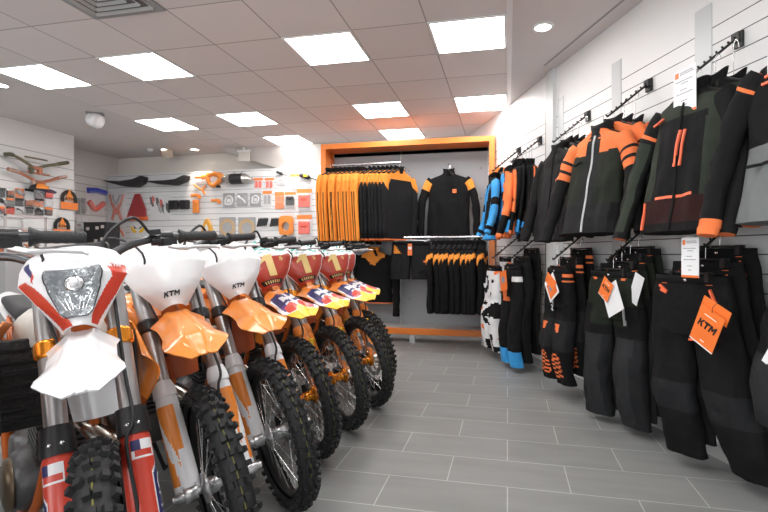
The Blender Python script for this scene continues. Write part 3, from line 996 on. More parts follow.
    mb.tube(ep, rr, 18)
    ex_ = mb.build('exhaust_pipe', STEEL, root)
    mb = MB().tube([(-1.02, .15, .68), (-1.10, .15, .72), (-1.38, .155, .80), (-1.42, .155, .81)], [.02, .045, .045, .03], 18)
    mb.build('silencer', ALU, ex_)
    # radiators and shrouds
    for sy in (-1, 1):
        mb = MB()
        mb.box((-.53, sy * .125, .755), (.035, .12, .27), rot=Matrix.Rotation(-.20, 3, 'Y'))
        ra = mb.build('radiator', RADI, root, bevel=.006)
        mb = MB()
        for k in range(7):
            mb.box((-.508 + .007 * (k - 3) * -1.2, sy * .125, .655 + k * .034), (.012, .125, .007))
        for q in (-1, 1): mb.box((-.503, sy * (.125 + q * .062), .755), (.022, .008, .27), rot=Matrix.Rotation(-.20, 3, 'Y'))
        mb.build('radiator_louvre', BLACK, ra)
        def shroud(u, t, sy=sy):
            x = lerp(-.42, -.98, t)
            zc = interp(t, [(0, .77), (.3, .80), (.6, .83), (1, .86)])
            h = interp(t, [(0, .035), (.12, .13), (.4, .125), (.7, .07), (1, .03)])
            y = interp(t, [(0, .215), (.25, .20), (.6, .145), (1, .115)]) + .02 * (1 - u * u) - .02 * max(0, u)
            return V((x - .05 * u * (1 - t), sy * y, zc + u * h * sy * sy))
        mb = MB()
        if sy > 0: surf_grid(mb, lambda u, t: shroud(-u, t), 16, 24, (lambda u, t: 1 if (t > .35 and u > .1) else 0), .005)
        else: surf_grid(mb, shroud, 16, 24, (lambda u, t: 1 if (t > .35 and u < -.1) else 0), .005)
        mb.build('radiator_shroud', [ORANGE if not E_ else ORANGE, WHITE if not O_ else NAVY], root)
        # side number panel
        def sidep(u, t, sy=sy):
            return V((lerp(-1.0, -1.38, t), sy * lerp(.125, .085, t), lerp(.70, .80, t) + u * lerp(.10, .06, t)))
        mb = MB()
        if sy > 0: surf_grid(mb, lambda u, t: sidep(-u, t), 8, 8)
        else: surf_grid(mb, sidep, 8, 8)
        mb.build('side_panel', WHITE, root)
        # foot peg
        MB().box((-.90, sy * .19, .345), (.05, .09, .02)).box((-.90, sy * .13, .345), (.025, .05, .02)).build('foot_peg', ALU, root)
    # tank, seat
    secs = [(-.46, .06, .82, .90), (-.54, .11, .78, .965), (-.68, .13, .76, .985), (-.84, .115, .78, .955), (-.96, .085, .80, .93)]
    mb = MB()
    rings = []
    for x, w, z0, z1 in secs:
        rings.append([V((x, w * math.copysign(abs(math.cos(a)) ** .7, math.cos(a)), (z0 + z1) / 2 + (z1 - z0) / 2 * math.copysign(abs(math.sin(a)) ** .8, math.sin(a)))) for a in [2 * PI * k / 20 for k in range(20)]])
    mb.loft(rings)
    tk = mb.build('fuel_tank', ORANGE if not E_ else mat('translucent tank', (.62, .60, .56), .4), root)
    MB().lathe([(.028, 0), (.03, .012), (.022, .022), (.004, .024)], (-.62, 0, .975), (0, 0, 1), 16).build('tank_cap', BLACK, tk)
    secs = [(-.70, .045, .945, .985), (-.82, .07, .92, .968), (-1.0, .085, .88, .955), (-1.25, .085, .90, .965), (-1.50, .075, .92, .965), (-1.56, .06, .93, .955)]
    mb = MB(); rings = []
    for x, w, z0, z1 in secs:
        rings.append([V((x, w * math.copysign(abs(math.cos(a)) ** .6, math.cos(a)), (z0 + z1) / 2 + (z1 - z0) / 2 * math.copysign(abs(math.sin(a)) ** .6, math.sin(a)))) for a in [2 * PI * k / 20 for k in range(20)]])
    mb.loft(rings); mb.build('seat', SEAT, root)
    def rf(u, t):
        x = lerp(-1.22, -1.92, t)
        w = interp(t, [(0, .09), (.5, .085), (.85, .075), (1, .04)])
        return V((x, -u * w, lerp(.90, .97, t) - .02 * u * u - .02 * t * t))
    mb = MB(); surf_grid(mb, rf, 12, 16); mb.build('rear_fender', WHITE if not O_ else ORANGE, root)
    # swingarm, shock, chain
    mb = MB()
    for sy in (-1, 1):
        mb.box((-1.22, sy * .105, .355), (.58, .03, .055), rot=Matrix.Rotation(-.03, 3, 'Y'))
        mb.box((-1.48, sy * .105, .335), (.09, .028, .06))
    mb.box((-.98, 0, .37), (.08, .22, .07))
    mb.build('swingarm', ALU, root, bevel=.006)
    mb = MB()
    A, B = V((-1.02, 0, .42)), V((-.90, 0, .76))
    mb.tube([A, B], .018, 12, 1)
    coil = [A + (B - A) * (.2 + .75 * k / 72) + (V((math.cos(k * PI / 6), math.sin(k * PI / 6), 0)) * .034) for k in range(73)]
    mb.tube(coil, .006, 6, 0)
    mb.build('shock_absorber', [ORANGEMETAL if not W_ else WHITE, ALU], root)
    mb = MB().lathe([(.10, -.003), (.105, 0), (.10, .003)], (-1.48, .075, .335), (0, 1, 0), 40)
    for zz in (.235, .44): mb.tube([(-1.48, .075, zz), (-.86, .075, .39 + (zz - .335) * .3)], .006, 6)
    mb.build('chain', DARKMETAL, root)
    # side stand
    MB().tube([(-.98, .13, .32), (-1.02, .24, .02), (-1.02, .25, .004)], [.011, .010, .016], 10).build('side_stand', DARKMETAL, root)
    return root

HEAD = math.radians(-27)
BIKES = 'motorcycles parked in a row'
blocs = {0: (-1.01, .51), 1: (-0.94, 1.03), 2: (-0.985, 1.57), 3: (-1.0, 2.06), 4: (-1.10, 2.60), 5: (-1.075, 3.06), 6: (-1.04, 3.56), 7: (-1.12, 3.98)}
def setb(o, k):
    x, y = blocs[k]
    o.location = (x, y, 0); o.rotation_euler = (math.radians({0: -3.0, 1: 0.0}.get(k, 2.2)), 0, HEAD + math.radians({0: 0, 1: -5}.get(k, 0)))
bE = make_bike('enduro', 'white motorcycle with a glass headlight and red fork guards, front of the row', BIKES)
setb(bE, 1)
bW = make_bike('white', 'motorcycle with plain white number plate and orange fender, next to the headlight bike', BIKES)
setb(bW, 2)
b3 = dup(bW, label='motorcycle with plain white number plate, between another plain one and the red numbered plates'); setb(b3, 3)
b0 = dup(bW, label='motorcycle cut off by the left picture edge, its black grip across the headlight mask'); setb(b0, 0)
for ch in kids(b0):
    if ch.name.startswith('radiator_shroud'):
        ch.data = ch.data.copy(); ch.data.materials[0] = BLACK; ch.data.materials[1] = ALU
    if ch.name.startswith('exhaust_pipe'): ch.scale = (1, 1.12, 1)
bR = make_bike('red', 'nearest motorcycle with a red number plate reading 1 in gold', BIKES); setb(bR, 4)
for k, l in ((5, 'second motorcycle with a red gold 1 plate, counted from the plain white plates'),
             (6, 'third motorcycle with a red gold 1 plate, second from the far end'),
             (7, 'farthest motorcycle of the row, its red plate mostly hidden behind the others')):
    setb(dup(bR, label=l), k)
# ================================================================== CLOTHES
BLK = mat('black fabric', (0.0075, 0.0075, 0.008), 0.8, spec=0.15, noise_amt=0.25, noise_scale=14, bump=0.75, bump_scale=17)
CHAR = mat('charcoal fabric', (0.015, 0.0155, 0.017), 0.78, spec=0.15, noise_amt=0.2, noise_scale=14, bump=0.75, bump_scale=17)
DGREY = mat('dark grey fabric', (0.024, 0.025, 0.027), 0.75, spec=0.15, noise_amt=0.2, noise_scale=16, bump=0.75, bump_scale=17)
GREEN = mat('dark green fabric', (0.029, 0.036, 0.026), 0.75, spec=0.15, noise_amt=0.2, noise_scale=16, bump=0.3, bump_scale=24)
OLIVE = mat('olive dark fabric', (0.015, 0.018, 0.013), 0.75, spec=0.15, noise_amt=0.2, noise_scale=16, bump=0.3, bump_scale=24)
OFAB = mat('orange fabric', (0.80, 0.19, 0.06), 0.7, spec=0.15, noise_amt=0.12, noise_scale=12, bump=0.3, bump_scale=22)
AMBER = mat('amber fabric', (0.88, 0.31, 0.05), 0.72, spec=0.15, noise_amt=0.10, noise_scale=12, bump=0.3, bump_scale=22)
BROWN = mat('dark brown mesh fabric', (0.026, 0.008, 0.007), 0.75, spec=0.15, noise_amt=0.3, noise_scale=60, bump=0.4, bump_scale=90)
CYAN = mat('cyan fabric', (0.05, 0.33, 0.72), 0.6, spec=0.15, noise_amt=0.1, bump=0.2, bump_scale=22)
WFAB = mat('white fabric', (0.72, 0.72, 0.73), 0.65, spec=0.15, noise_amt=0.06, bump=0.2, bump_scale=22)
GFAB = mat('light grey fabric', (0.16, 0.172, 0.172), 0.7, spec=0.15, noise_amt=0.1, bump=0.25, bump_scale=22)
FLUO = mat('coral zip tape', (0.95, 0.17, 0.07), 0.5)
SILV = mat('silver print', (0.45, 0.46, 0.47), 0.45)
PAPER = mat('white paper', (0.82, 0.83, 0.85), 0.6)
INK = mat('grey ink', (0.25, 0.25, 0.28), 0.6)
TAGO = mat('orange card', (0.90, 0.20, 0.035), 0.45)
HANGER = mat('black hanger plastic', (0.010, 0.010, 0.011), 0.35)
WIRE = mat('hook steel', (0.55, 0.55, 0.56), 0.25, 1.0)
LINING = mat('orange lining', (0.70, 0.17, 0.05), 0.7)
FABRICS = [BLK, CHAR, DGREY, GREEN, OLIVE, OFAB, AMBER, BROWN, CYAN, WFAB, GFAB, FLUO, SILV]
(fBLK, fCHAR, fDG, fGREEN, fOLIVE, fO, fA, fBR, fCY, fW, fG, fFL, fSI) = range(13)

def build_fab(mb, name, parent, **k):
    """build with only the fabrics that are used"""
    used = sorted(set(mb.m)); mp = {u: i for i, u in enumerate(used)}
    mb.m = [mp[i] for i in mb.m]
    return mb.build(name, [FABRICS[u] for u in used], parent, **k)

def wr(p, amp, sc_=9.0, seed=0.0, stretch=0.35):
    q = V((p.x * sc_, p.y * sc_, p.z * sc_ * stretch + seed * 7.3))
    return amp * (noise.noise(q) + .5 * noise.noise(q * 2.1 + V((seed, 3, 1))))

def selp(a, ex=.72):
    c, s_ = math.cos(a), math.sin(a)
    return math.copysign(abs(c) ** ex, c), math.copysign(abs(s_) ** ex, s_)

def torso_pts(zs, hw, hd, n=56, amp=.012, seed=0., flare=0.0):
    rings = []
    for z in zs:
        w, d = hw(z), hd(z); ring = []
        for k in range(n):
            cx, sy = selp(2 * PI * k / n)
            p = V((w * cx, d * sy, z))
            fold = wr(p, amp * min(1, max(.15, (-z - .12) / .3)), 9, seed)
            p += V((cx * .25, sy, 0)).normalized() * fold
            ring.append(p)
        rings.append(ring)
    return rings

def make_jacket(label, cat='jacket', group=None, L=.72, W=.235, D=.055, seed=1., colT=None, colS=None, collar=fBLK, sleeve=.60, splay=.10, zip_=True, zipm=fBLK, pockets=(), hood=False, name='jacket', hem=None, cuffm=None, bend=.05, lining=False):
    """torso (part), sleeve x2 (> cuff), collar, zip, pocket zips.  Local: x across, -y front, z down from the arm."""
    colT = colT or (lambda x, y, z: fBLK); colS = colS or (lambda side, t, a: fBLK)
    root = thing(name, label, cat, group=group)
    z0 = -.105
    def hw(z):
        t = (-z + z0) / L
        return interp(t, [(0, .066), (.03, .10), (.085, W * .84), (.13, W * .90), (.30, W * .97), (.60, W), (1, W * 1.06)])
    def hd(z):
        t = (-z + z0) / L
        return interp(t, [(0, .050), (.06, .045), (.14, D), (.5, D * 1.12), (1, D * 1.2)])
    zs = [z0 - L * (i / 58) ** 1.15 for i in range(59)]
    rings = torso_pts(zs, hw, hd, 72, .021, seed)
    def mf(i, j):
        p = (rings[i][j] + rings[i + 1][(j + 1) % 72]) / 2
        return colT(p.x, p.y, (z0 - p.z) / L)
    mb = MB().loft(rings, matfn=mf, caps=True)
    build_fab(mb, 'torso', root)
    for sd in (-1, 1):
        sh = V((sd * (W * .80), 0, z0 - .085 * L - .018))
        pts = smooth_path([sh, sh + V((sd * (.045 + splay * .3), -.005, -.12)), sh + V((sd * (.06 + splay * .75), -.02, -.34)), sh + V((sd * (.05 + splay), -.02 - bend, -sleeve))], 9)
        n = len(pts) - 1
        rs = [interp(i / n, [(0, .062), (.10, .070), (.4, .060), (.75, .052), (1, .046)]) for i in range(n + 1)]
        mb = MB(); mb.tube(pts, rs, 20, flat=.72)
        # wrinkles and colours on the tube just made
        for q, p in enumerate(mb.v):
            mb.v[q] = p + V((sd, -.3, 0)) * wr(p, .013, 13, seed + sd, 1.0)
        nf = n * 20
        for f in range(nf):
            i, j = divmod(f, 20)
            mb.m[f] = colS(sd, (i + .5) / n, j / 20)
        for f in range(nf, len(mb.m)): mb.m[f] = colS(sd, .99, 0)
        so = build_fab(mb, 'sleeve', root)
        mb = MB(); e = pts[-1]; d = (pts[-1] - pts[-3]).normalized()
        mb.tube([e - d * .004, e + d * .006, e + d * .034], [.046, .049, .045], 18, cuffm if cuffm is not None else fBLK, flat=.72)
        build_fab(mb, 'cuff', so)
        if lining:
            MB().tube([e + d * .0335, e + d * .035], [.041, .041], 18, 0, flat=.72).build('cuff_lining', LINING, so)
    # collar
    mb = MB(); rr = []
    for q in range(5):
        zz = z0 - .02 + q * .016
        ring = []
        for k in range(28):
            a = 2 * PI * k / 28
            dip = -.045 * max(0, -math.sin(a)) ** 2 * (1 - .3 * q / 4)
            ring.append(V((math.cos(a) * (.072 + .003 * q), math.sin(a) * (.050 + .002 * q), zz + dip + .012)))
        rr.append(ring)
    inner = [[p * 1 + V((-p.x, -p.y, 0)).normalized() * .010 for p in r] for r in reversed(rr)]
    mb.loft(rr + inner, mi=collar, caps=False)
    build_fab(mb, 'collar', root)
    if hood:
        mb = MB(); rr = []
        for q in range(8):
            t = q / 7
            rr.append([V((math.cos(a) * lerp(.075, .11, t) , .02 + math.sin(a) * lerp(.05, .06, t) + .03 * t, z0 + .03 - .13 * t)) for a in [2 * PI * k / 24 for k in range(24)]])
        mb.loft(rr, mi=fBLK); build_fab(mb, 'hood', root)
    if zip_:
        mb = MB()
        n = 24; fr = []
        for i in range(n + 1):
            z = z0 - .045 - (L - .05) * i / n
            y = -hd(z) - .006 + wr(V((0, -hd(z), z)), .021 * min(1, max(.15, (-z - .12) / .3)), 9, seed) * -1.0
            fr.append((z, y))
        for i in range(n):
            (za, ya), (zb, yb) = fr[i], fr[i + 1]
            mb.add([(-.007, ya, za), (.007, ya, za), (.007, yb, zb), (-.007, yb, zb), (-.007, ya + .012, za), (.007, ya + .012, za), (.007, yb + .012, zb), (-.007, yb + .012, zb)], [(0, 1, 2, 3)[::-1], (0, 4, 7, 3), (1, 2, 6, 5)], zipm)
        build_fab(mb, 'zip', root)
    for (x0, t0, x1, t1, w_, m_) in pockets:
        mb = MB(); n = 8
        vs = []
        for i in range(n + 1):
            q = i / n; x = lerp(x0, x1, q); z = z0 - L * lerp(t0, t1, q)
            cx = max(-.98, min(.98, x / hw(z)))
            y = -hd(z) * (1 - abs(cx) ** 2.78) ** .36 - .004
            y -= abs(wr(V((x, y, z)), .021, 9, seed)) + .002
            dx, dz = (x1 - x0), -(t1 - t0) * L
            ln = math.hypot(dx, dz) or 1
            nx, nz = -dz / ln * w_ / 2, dx / ln * w_ / 2
            for s_ in (-1, 1): vs.append(V((x + s_ * nx, y - .002, z + s_ * nz)))
            for s_ in (-1, 1): vs.append(V((x + s_ * nx, y + .010, z + s_ * nz)))
        fs = []
        for i in range(n):
            a = i * 4; b = a + 4
            fs += [(a, a + 1, b + 1, b), (a, b, b + 2, a + 2), (a + 1, a + 3, b + 3, b + 1)]
        mb.add(vs, fs, m_); build_fab(mb, 'pocket_zip', root)
    return root

def make_trousers(label, group=None, L=.98, W=.20, D=.062, seed=2., col=None, name='trousers', spread=.05, legw=.105, waist=fBLK, zips=(), cat='trousers', braces=False, swing=0.0):
    """hips (part) > fly, waistband; leg x2.  hung by the waistband."""
    col = col or (lambda x, y, t, leg: fBLK)
    root = thing(name, label, cat, group=group)
    z0 = -.10
    zs = [z0 - .30 * i / 24 for i in range(25)]
    hw = lambda z: interp((z0 - z) / .30, [(0, W * .86), (.3, W * .97), (1, W * 1.04)])
    hd = lambda z: interp((z0 - z) / .30, [(0, D * .7), (.4, D), (1, D * 1.1)])
    rings = torso_pts(zs, hw, hd, 60, .010, seed)
    def mf(i, j):
        p = (rings[i][j] + rings[i + 1][(j + 1) % 60]) / 2
        return col(p.x, p.y, (z0 - p.z) / L, 0)
    build_fab(MB().loft(rings, matfn=mf), 'hips', root)
    for sd in (-1, 1):
        rings = []
        n = 46
        for i in range(n + 1):
            t = .20 + .80 * i / n
            z = z0 - L * t
            cx = sd * interp(t, [(.2, W * .52), (.4, W * .52 + spread * .3), (1, W * .50 + spread)]) + swing * max(0, t - .3)
            w = interp(t, [(.2, W * .50), (.30, W * .54), (.62, legw), (.72, legw * .96), (1, legw * .92)])
            d = interp(t, [(.2, D), (.5, D * .95), (.62, D * 1.05), (1, D * .9)])
            yb = -.035 * math.sin(max(0, (t - .4)) / .6 * PI) * 1.0
            ring = []
            for k in range(36):
                c_, s_ = selp(2 * PI * k / 36, .8)
                p = V((cx + w * c_, yb + d * s_, z))
                p += V((c_ * .4, s_, 0)).normalized() * wr(p, .020, 11, seed + sd, .45)
                ring.append(p)
            rings.append(ring)
        def mf(i, j, rings=rings, sd=sd):
            p = (rings[i][j] + rings[i + 1][(j + 1) % 36]) / 2
            return col(p.x, p.y, (z0 - p.z) / L, sd)
        build_fab(MB().loft(rings, matfn=mf), 'leg', root)
    mb = MB(); rr = []
    for zz, o in ((z0 + .008, 0), (z0 + .006, .005), (z0 - .034, .007), (z0 - .038, 0)):
        rr.append([V((selp(2 * PI * k / 48)[0] * (W * .86 + o), selp(2 * PI * k / 48)[1] * (D * .7 + o), zz)) for k in range(48)])
    mb.loft(rr, mi=waist, caps=False); build_fab(mb, 'waistband', root)
    mb = MB().lathe([(.009, 0), (.008, .004), (.002, .005)], (0, -D * .7 - .006, z0 - .016), (0, -1, 0), 12)
    mb.build('button', WIRE, root)
    for (x0, t0, x1, t1, w_, m_) in zips:
        mb = MB(); n = 6; vs = []
        for i in range(n + 1):
            q = i / n; x = lerp(x0, x1, q); t = lerp(t0, t1, q); z = z0 - L * t
            if t < .3:
                cx = max(-.98, min(.98, x / hw(z))); y = -hd(z) * (1 - abs(cx) ** 2.78) ** .36
            else:
                y = -D * .95 - .035 * math.sin(max(0, (t - .4)) / .6 * PI)
            y -= .012
            dx, dz = x1 - x0, -(t1 - t0) * L; ln = math.hypot(dx, dz) or 1
            nx, nz = -dz / ln * w_ / 2, dx / ln * w_ / 2
            for yy in (0, .016):
                for s_ in (-1, 1): vs.append(V((x + s_ * nx, y + yy, z + s_ * nz)))
        fs = []
        for i in range(n):
            a = i * 4; b = a + 4
            fs += [(a, a + 1, b + 1, b), (a, b, b + 2, a + 2), (a + 1, a + 3, b + 3, b + 1)]
        mb.add(vs, fs, m_); build_fab(mb, 'pocket_zip', root)
    return root

def make_hanger(label, w=.19, group=None, clip=False):
    root = thing('coat_hanger', label, 'hanger', group=group)
    mb = MB()
    hk = [V((.0, 0, -.075)), V((0, 0, -.05))] + [V((.018 * math.sin(a) , 0, -.022 + .018 * -math.cos(a) + .018)) for a in [q * PI / 8 for q in range(0, 12)]]
    hk = [V((0, 0, -.085)), V((0, 0, -.045))] + [V((.017 - .017 * math.cos(a), 0, -.020 + .020 * math.sin(a))) for a in [q * PI / 7 for q in range(-1, 8)]]
    mb.tube(hk, .0026, 6); mb.build('hook', WIRE, root)
    mb = MB()
    pts = smooth_path([(-w, 0, -.165), (-w * .6, 0, -.135), (-.03, 0, -.088), (0, 0, -.082), (.03, 0, -.088), (w * .6, 0, -.135), (w, 0, -.165)], 4)
    if clip:
        pts = [V((-w, 0, -.085)), V((0, 0, -.082)), V((w, 0, -.085))]
    mb.tube(pts, [.012] * len(pts) if not clip else .007, 8, flat=1.6 if not clip else 1)
    if clip:
        for sx in (-1, 1): mb.box((sx * w * .82, 0, -.10), (.03, .035, .05))
    mb.build('shoulder_bar' if not clip else 'clip_bar', HANGER, root)
    return root

# place relative to the right wall: s along the wall, d out from the wall, z of the hook
RZ = math.atan2(-RT.y, -RT.x)
def put(o, s, d, z, tw=0.0, sc_=1.0, tilt=0.0):
    o.location = rw(s, z, d); o.rotation_euler = (tilt, 0, RZ + tw)
    if sc_ != 1.0: o.scale = (sc_,) * 3
    return o

# ---- waterfall hooks (waterfall hooks) in the slat wall
ARM_L, ARM_DROP = .32, .24
def make_arm(label, group):
    root = thing('waterfall_hook', label, 'waterfall hook', group=group)
    MB().box((0, -.010, -.012), (.058, .02, .085)).box((0, -.02, .0), (.05, .03, .05)).build('bracket', HANGER, root, bevel=.004)
    mb = MB()
    mb.tube([(0, -.015, .0), (0, -ARM_L, -ARM_DROP)], .0075, 8)
    d = V((0, -ARM_L, -ARM_DROP)).normalized()
    nrm = V((0, -d.z, d.y)) * -1
    nrm = V((0, d.z, -d.y)) if V((0, d.z, -d.y)).z > 0 else V((0, -d.z, d.y))
    for k in range(9):
        p = V((0, -.03, -.012)) + V((0, -ARM_L + .03, -ARM_DROP + .012)) * (k / 8)
        mb.tube([p, p + nrm * .018], [.007, .005], 8)
    mb.build('stepped_bar', HANGER, root)
    return root
def arm_at(k):         # hook point k/8 along an arm of base z=zb : (distance from the wall, drop)
    q = k / 8
    return .03 + (ARM_L - .03) * q, .012 + (ARM_DROP - .012) * q - .012

ARMS_UP = [(-1.36, 'upper waterfall hook holding the green and black jackets'), (-.65, 'upper waterfall hook holding the orange shouldered jackets'),
           (.10, 'upper waterfall hook holding the plain black jackets'), (.98, 'upper waterfall hook nearer to the grey post, holding orange and black jerseys'), (1.49, 'upper waterfall hook nearest the orange frame, holding the blue jersey'),
           (-2.03, 'upper waterfall hook at the right picture edge above the grey jacket')]
ZUP = 2.315
arm0 = None
for s_, lab in ARMS_UP:
    if arm0 is None:
        arm0 = make_arm(lab, 'black stepped waterfall hooks'); a_ = arm0
    else: a_ = dup(arm0, label=lab)
    put(a_, s_, 0.0, ZUP)
ZLO = 1.35
for s_, lab in [(-1.36, 'lower waterfall hook holding trousers under the price sheet'), (-.65, 'lower waterfall hook holding the green grey trousers'),
                (.10, 'lower waterfall hook holding the black trousers with orange flashes'), (.98, 'lower waterfall hook beside the grey post holding blue hemmed trousers'), (1.49, 'lower waterfall hook nearest the orange frame holding white trousers'),
                (-2.03, 'lower waterfall hook at the right picture edge')]:
    put(dup(arm0, label=lab), s_, 0.0, ZLO)

hang0 = make_hanger('black plastic hanger inside the front green jacket', group='black jacket hangers')
hang_used = [False]
def hanger_for(s, d, z, tw, label, ext=0.0):
    if not hang_used[0]:
        hang_used[0] = True; h = hang0; h['label'] = label
    else: h = dup(hang0, label=label)
    put(h, s, d, z, tw)
    if ext > .015:      # long swivel hook reaching up to the stepped bar
        for ch in kids(h):
            if ch.name.startswith('hook'):
                ch.scale = (1, 1, 1 + ext / .085); ch.location = (0, 0, ext)
    return h

# ---------------- upper row jackets
def cT_green(x, y, t):
    if y < .01:
        if t < .20 and abs(x) > .05: return fBLK if t < .07 else fGREEN
        if t > .77: return fBR if t < .94 else fBLK
        if abs(x) > .155: return fGREEN
        if t < .20: return fGREEN
        if .745 < t < .765 and abs(x) < .13: return fFL
        return fBLK
    return fBLK
def cS_green(sd, t, a):
    if .36 < t < .41 and sd > 0: return fO
    if .30 < t < .35 and sd < 0 and a > .5: return fO
    if t > .38 and .55 < a < .80: return fGREEN
    return fBLK
j_green = make_jacket('green and black touring jacket with coral chest zips, price sheet at its collar', L=.74, W=.232, seed=1.3, colT=cT_green, colS=cS_green, splay=.11, pockets=[(.015, .30, -.005, .55, .012, fFL), (.040, .30, .028, .55, .010, fFL), (-.20, .78, -.205, .98, .010, fFL), (-.20, .20, -.12, .17, .008, fFL)], sleeve=.66, group='upper row jackets on the right wall', lining=True)
def cT_or(x, y, t):
    if t < .27 - .25 * abs(x): return fO if abs(x) > .035 + .10 * t else fCHAR
    if y < 0 and abs(x) > .07 and t < .72: return fOLIVE if x < 0 or x > .0 else fCHAR
    if abs(x) > .19: return fBLK
    return fCHAR
def cS_or(sd, t, a):
    if t < .30: return fO
    if t < .35: return fCHAR
    if t < .40: return fO
    if t < .44: return fCHAR
    if t < .52: return fO
    return fBLK
j_or = make_jacket('orange shouldered black jacket with striped sleeves, in front on its arm', L=.72, W=.23, seed=2.7, colT=cT_or, colS=cS_or, sleeve=.66, splay=.11, collar=fCHAR, zipm=fSI, pockets=[(-.16, .32, -.08, .30, .010, fBLK)], group='upper row jackets on the right wall')
j_blk = make_jacket('plain black jacket with a small coral chest zip, in front on its arm', L=.74, W=.23, seed=3.1, colT=lambda x, y, t: fBLK if abs(x) > .12 or t < .2 else fCHAR, sleeve=.62, splay=.08, pockets=[(.09, .35, .085, .48, .008, fFL)], group='upper row jackets on the right wall')
def cT_gr(x, y, t):
    if t > .56 and y < 0.01: return fG
    if .53 < t < .56: return fBLK
    return fBLK
def cS_gr(sd, t, a): return fO if .20 < t < .23 else (fO if t > .97 else fBLK)
j_grey = make_jacket('black jacket with a grey lower front at the right picture edge', L=.72, W=.245, seed=4.4, colT=cT_gr, colS=cS_gr, sleeve=.66, splay=.10, cuffm=fO, pockets=[(.05, .68, .20, .66, .010, fBLK), (-.20, .68, -.05, .66, .010, fBLK), (-.16, .16, -.08, .15, .010, fFL), (-.17, .20, -.09, .19, .010, fFL)], group='upper row jackets on the right wall')

def stack(proto, s, ks, labels, zbase, twist=0.0, sc_=1.0, hl=None, ds=0.0, tilt=0.0, t1=None):
    for i, k in enumerate(ks):
        d, dr0 = arm_at(k); dr = max(dr0, arm_at(5.6 if zbase == ZUP else 1.5)[1])
        o = proto if i == 0 else dup(proto, label=labels[i - 1])
        tw = twist * (1 - (.5 if twist > 0 else .1) * i / max(1, len(ks) - 1)) + (random.uniform(-.04, .04) if i else 0)
        if i: o.scale.y = .5
        put(o, s + ds * i, d, zbase - dr, tw, sc_, lerp(tilt, t1 if t1 is not None else tilt * .5, i / max(1, len(ks) - 1)))
        if hl: hanger_for(s + ds * i, d, zbase - dr, tw, hl[i] if i < len(hl) else hl[-1], dr - dr0)

stack(j_green, -1.40, [7.5, 4.4, 1.4], ['green and black touring jacket second on its hook, behind the price sheet', 'black and green touring jacket nearest the wall behind the one with the price sheet'], ZUP, .06, tilt=-.13,
      hl=['black hanger in the green jacket with the price sheet', 'black hanger of the second jacket behind the price sheet', 'black hanger with silver hook close to the wall behind the price sheet'])
stack(j_or, -.57, [7.5, 5.2, 3.0, 0.8], ['orange shouldered jacket second on its arm, half hidden', 'orange shouldered jacket third on its arm, showing its striped sleeve', 'orange shouldered jacket nearest the wall on its arm'], ZUP, .24, tilt=-.15,
      hl=['black hanger in the front orange shouldered jacket', 'black hanger in the second orange shouldered jacket', 'black hanger in the third orange shouldered jacket', 'black hanger in the orange shouldered jacket nearest the wall'])
stack(j_blk, .02, [7.5, 6.0, 4.5, 3.0, 1.5], ['plain black jacket second on its arm left of the orange shoulders', 'plain black jacket third on its arm left of the orange shoulders', 'plain black jacket fourth on its arm left of the orange shoulders', 'plain black jacket nearest the wall left of the orange shoulders'], ZUP, .1, tilt=-.08,
      hl=['black hanger in the front plain black jacket', 'black hanger in the second plain black jacket', 'black hanger in the third plain black jacket', 'black hanger in the fourth plain black jacket', 'black hanger in the plain black jacket nearest the wall'])
stack(j_grey, -2.03, [7.5, 3.5], ['black jacket behind the grey fronted one at the right picture edge'], ZUP, 0.2, tilt=-.1, hl=['black hanger in the grey fronted jacket at the right picture edge', 'black hanger behind the grey fronted jacket'])

# jerseys by the post
def cT_blue(x, y, t):
    if t > .95: return fCY
    if t < .12: return fBLK
    v = x * 3 + t * 1.2
    return fCY if (math.sin(v * 6.0) > .05) else fBLK
j_blue = make_jacket('cyan and black riding jersey in front on the arm nearest the orange frame', 'jersey', L=.68, W=.22, D=.045, seed=5.2, colT=cT_blue, colS=lambda sd, t, a: fCY if t < .45 or .55 < t < .92 else fBLK, zip_=False, sleeve=.52, splay=.14, name='jersey', group='riding jerseys by the grey post', cuffm=fCY)
j_bo = make_jacket('orange riding jersey with black patches behind the cyan one', 'jersey', L=.66, W=.22, D=.04, seed=6.2, colT=lambda x, y, t: fO if not (.45 < t < .60 and x > 0) else fBLK, colS=lambda sd, t, a: fO if t < .75 else fBLK, zip_=False, sleeve=.56, splay=.06, name='jersey', group='riding jerseys by the grey post', cuffm=fO)
j_bc = make_jacket('black riding jersey with cyan hem, first of the black ones', 'jersey', L=.68, W=.22, D=.04, seed=7.2, colT=lambda x, y, t: fCY if t > .93 else (fSI if (.25 < t < .32 and .03 < x < .12) else fBLK), colS=lambda sd, t, a: fCY if t > .90 else fBLK, zip_=False, sleeve=.58, splay=.05, name='jersey', group='riding jerseys by the grey post', cuffm=fCY)
j_os = make_jacket('black riding jersey with orange shoulder stripe close to the grey post', 'jersey', L=.68, W=.22, D=.04, seed=8.2, colT=lambda x, y, t: fO if (abs(x) > .15 and t < .8) else fBLK, colS=lambda sd, t, a: fO if (.1 < a < .4 or .9 < a) and t < .8 else (fCY if t > .92 else fBLK), zip_=False, sleeve=.58, splay=.05, name='jersey', group='riding jerseys by the grey post')
stack(j_blue, 1.49, [7.6, 5.4], ['cyan and black riding jersey second on the arm nearest the orange frame'], ZUP, -.22, tilt=-.06, hl=['black hanger in the front cyan jersey', 'black hanger in the second cyan jersey'])
stack(j_bo, .98, [8.2, 7.0], ['orange riding jersey tucked right behind the front orange one'], ZUP, -.34, tilt=-.06, hl=['black hanger in the front orange jersey', 'black hanger in the orange jersey tucked behind the front one'])
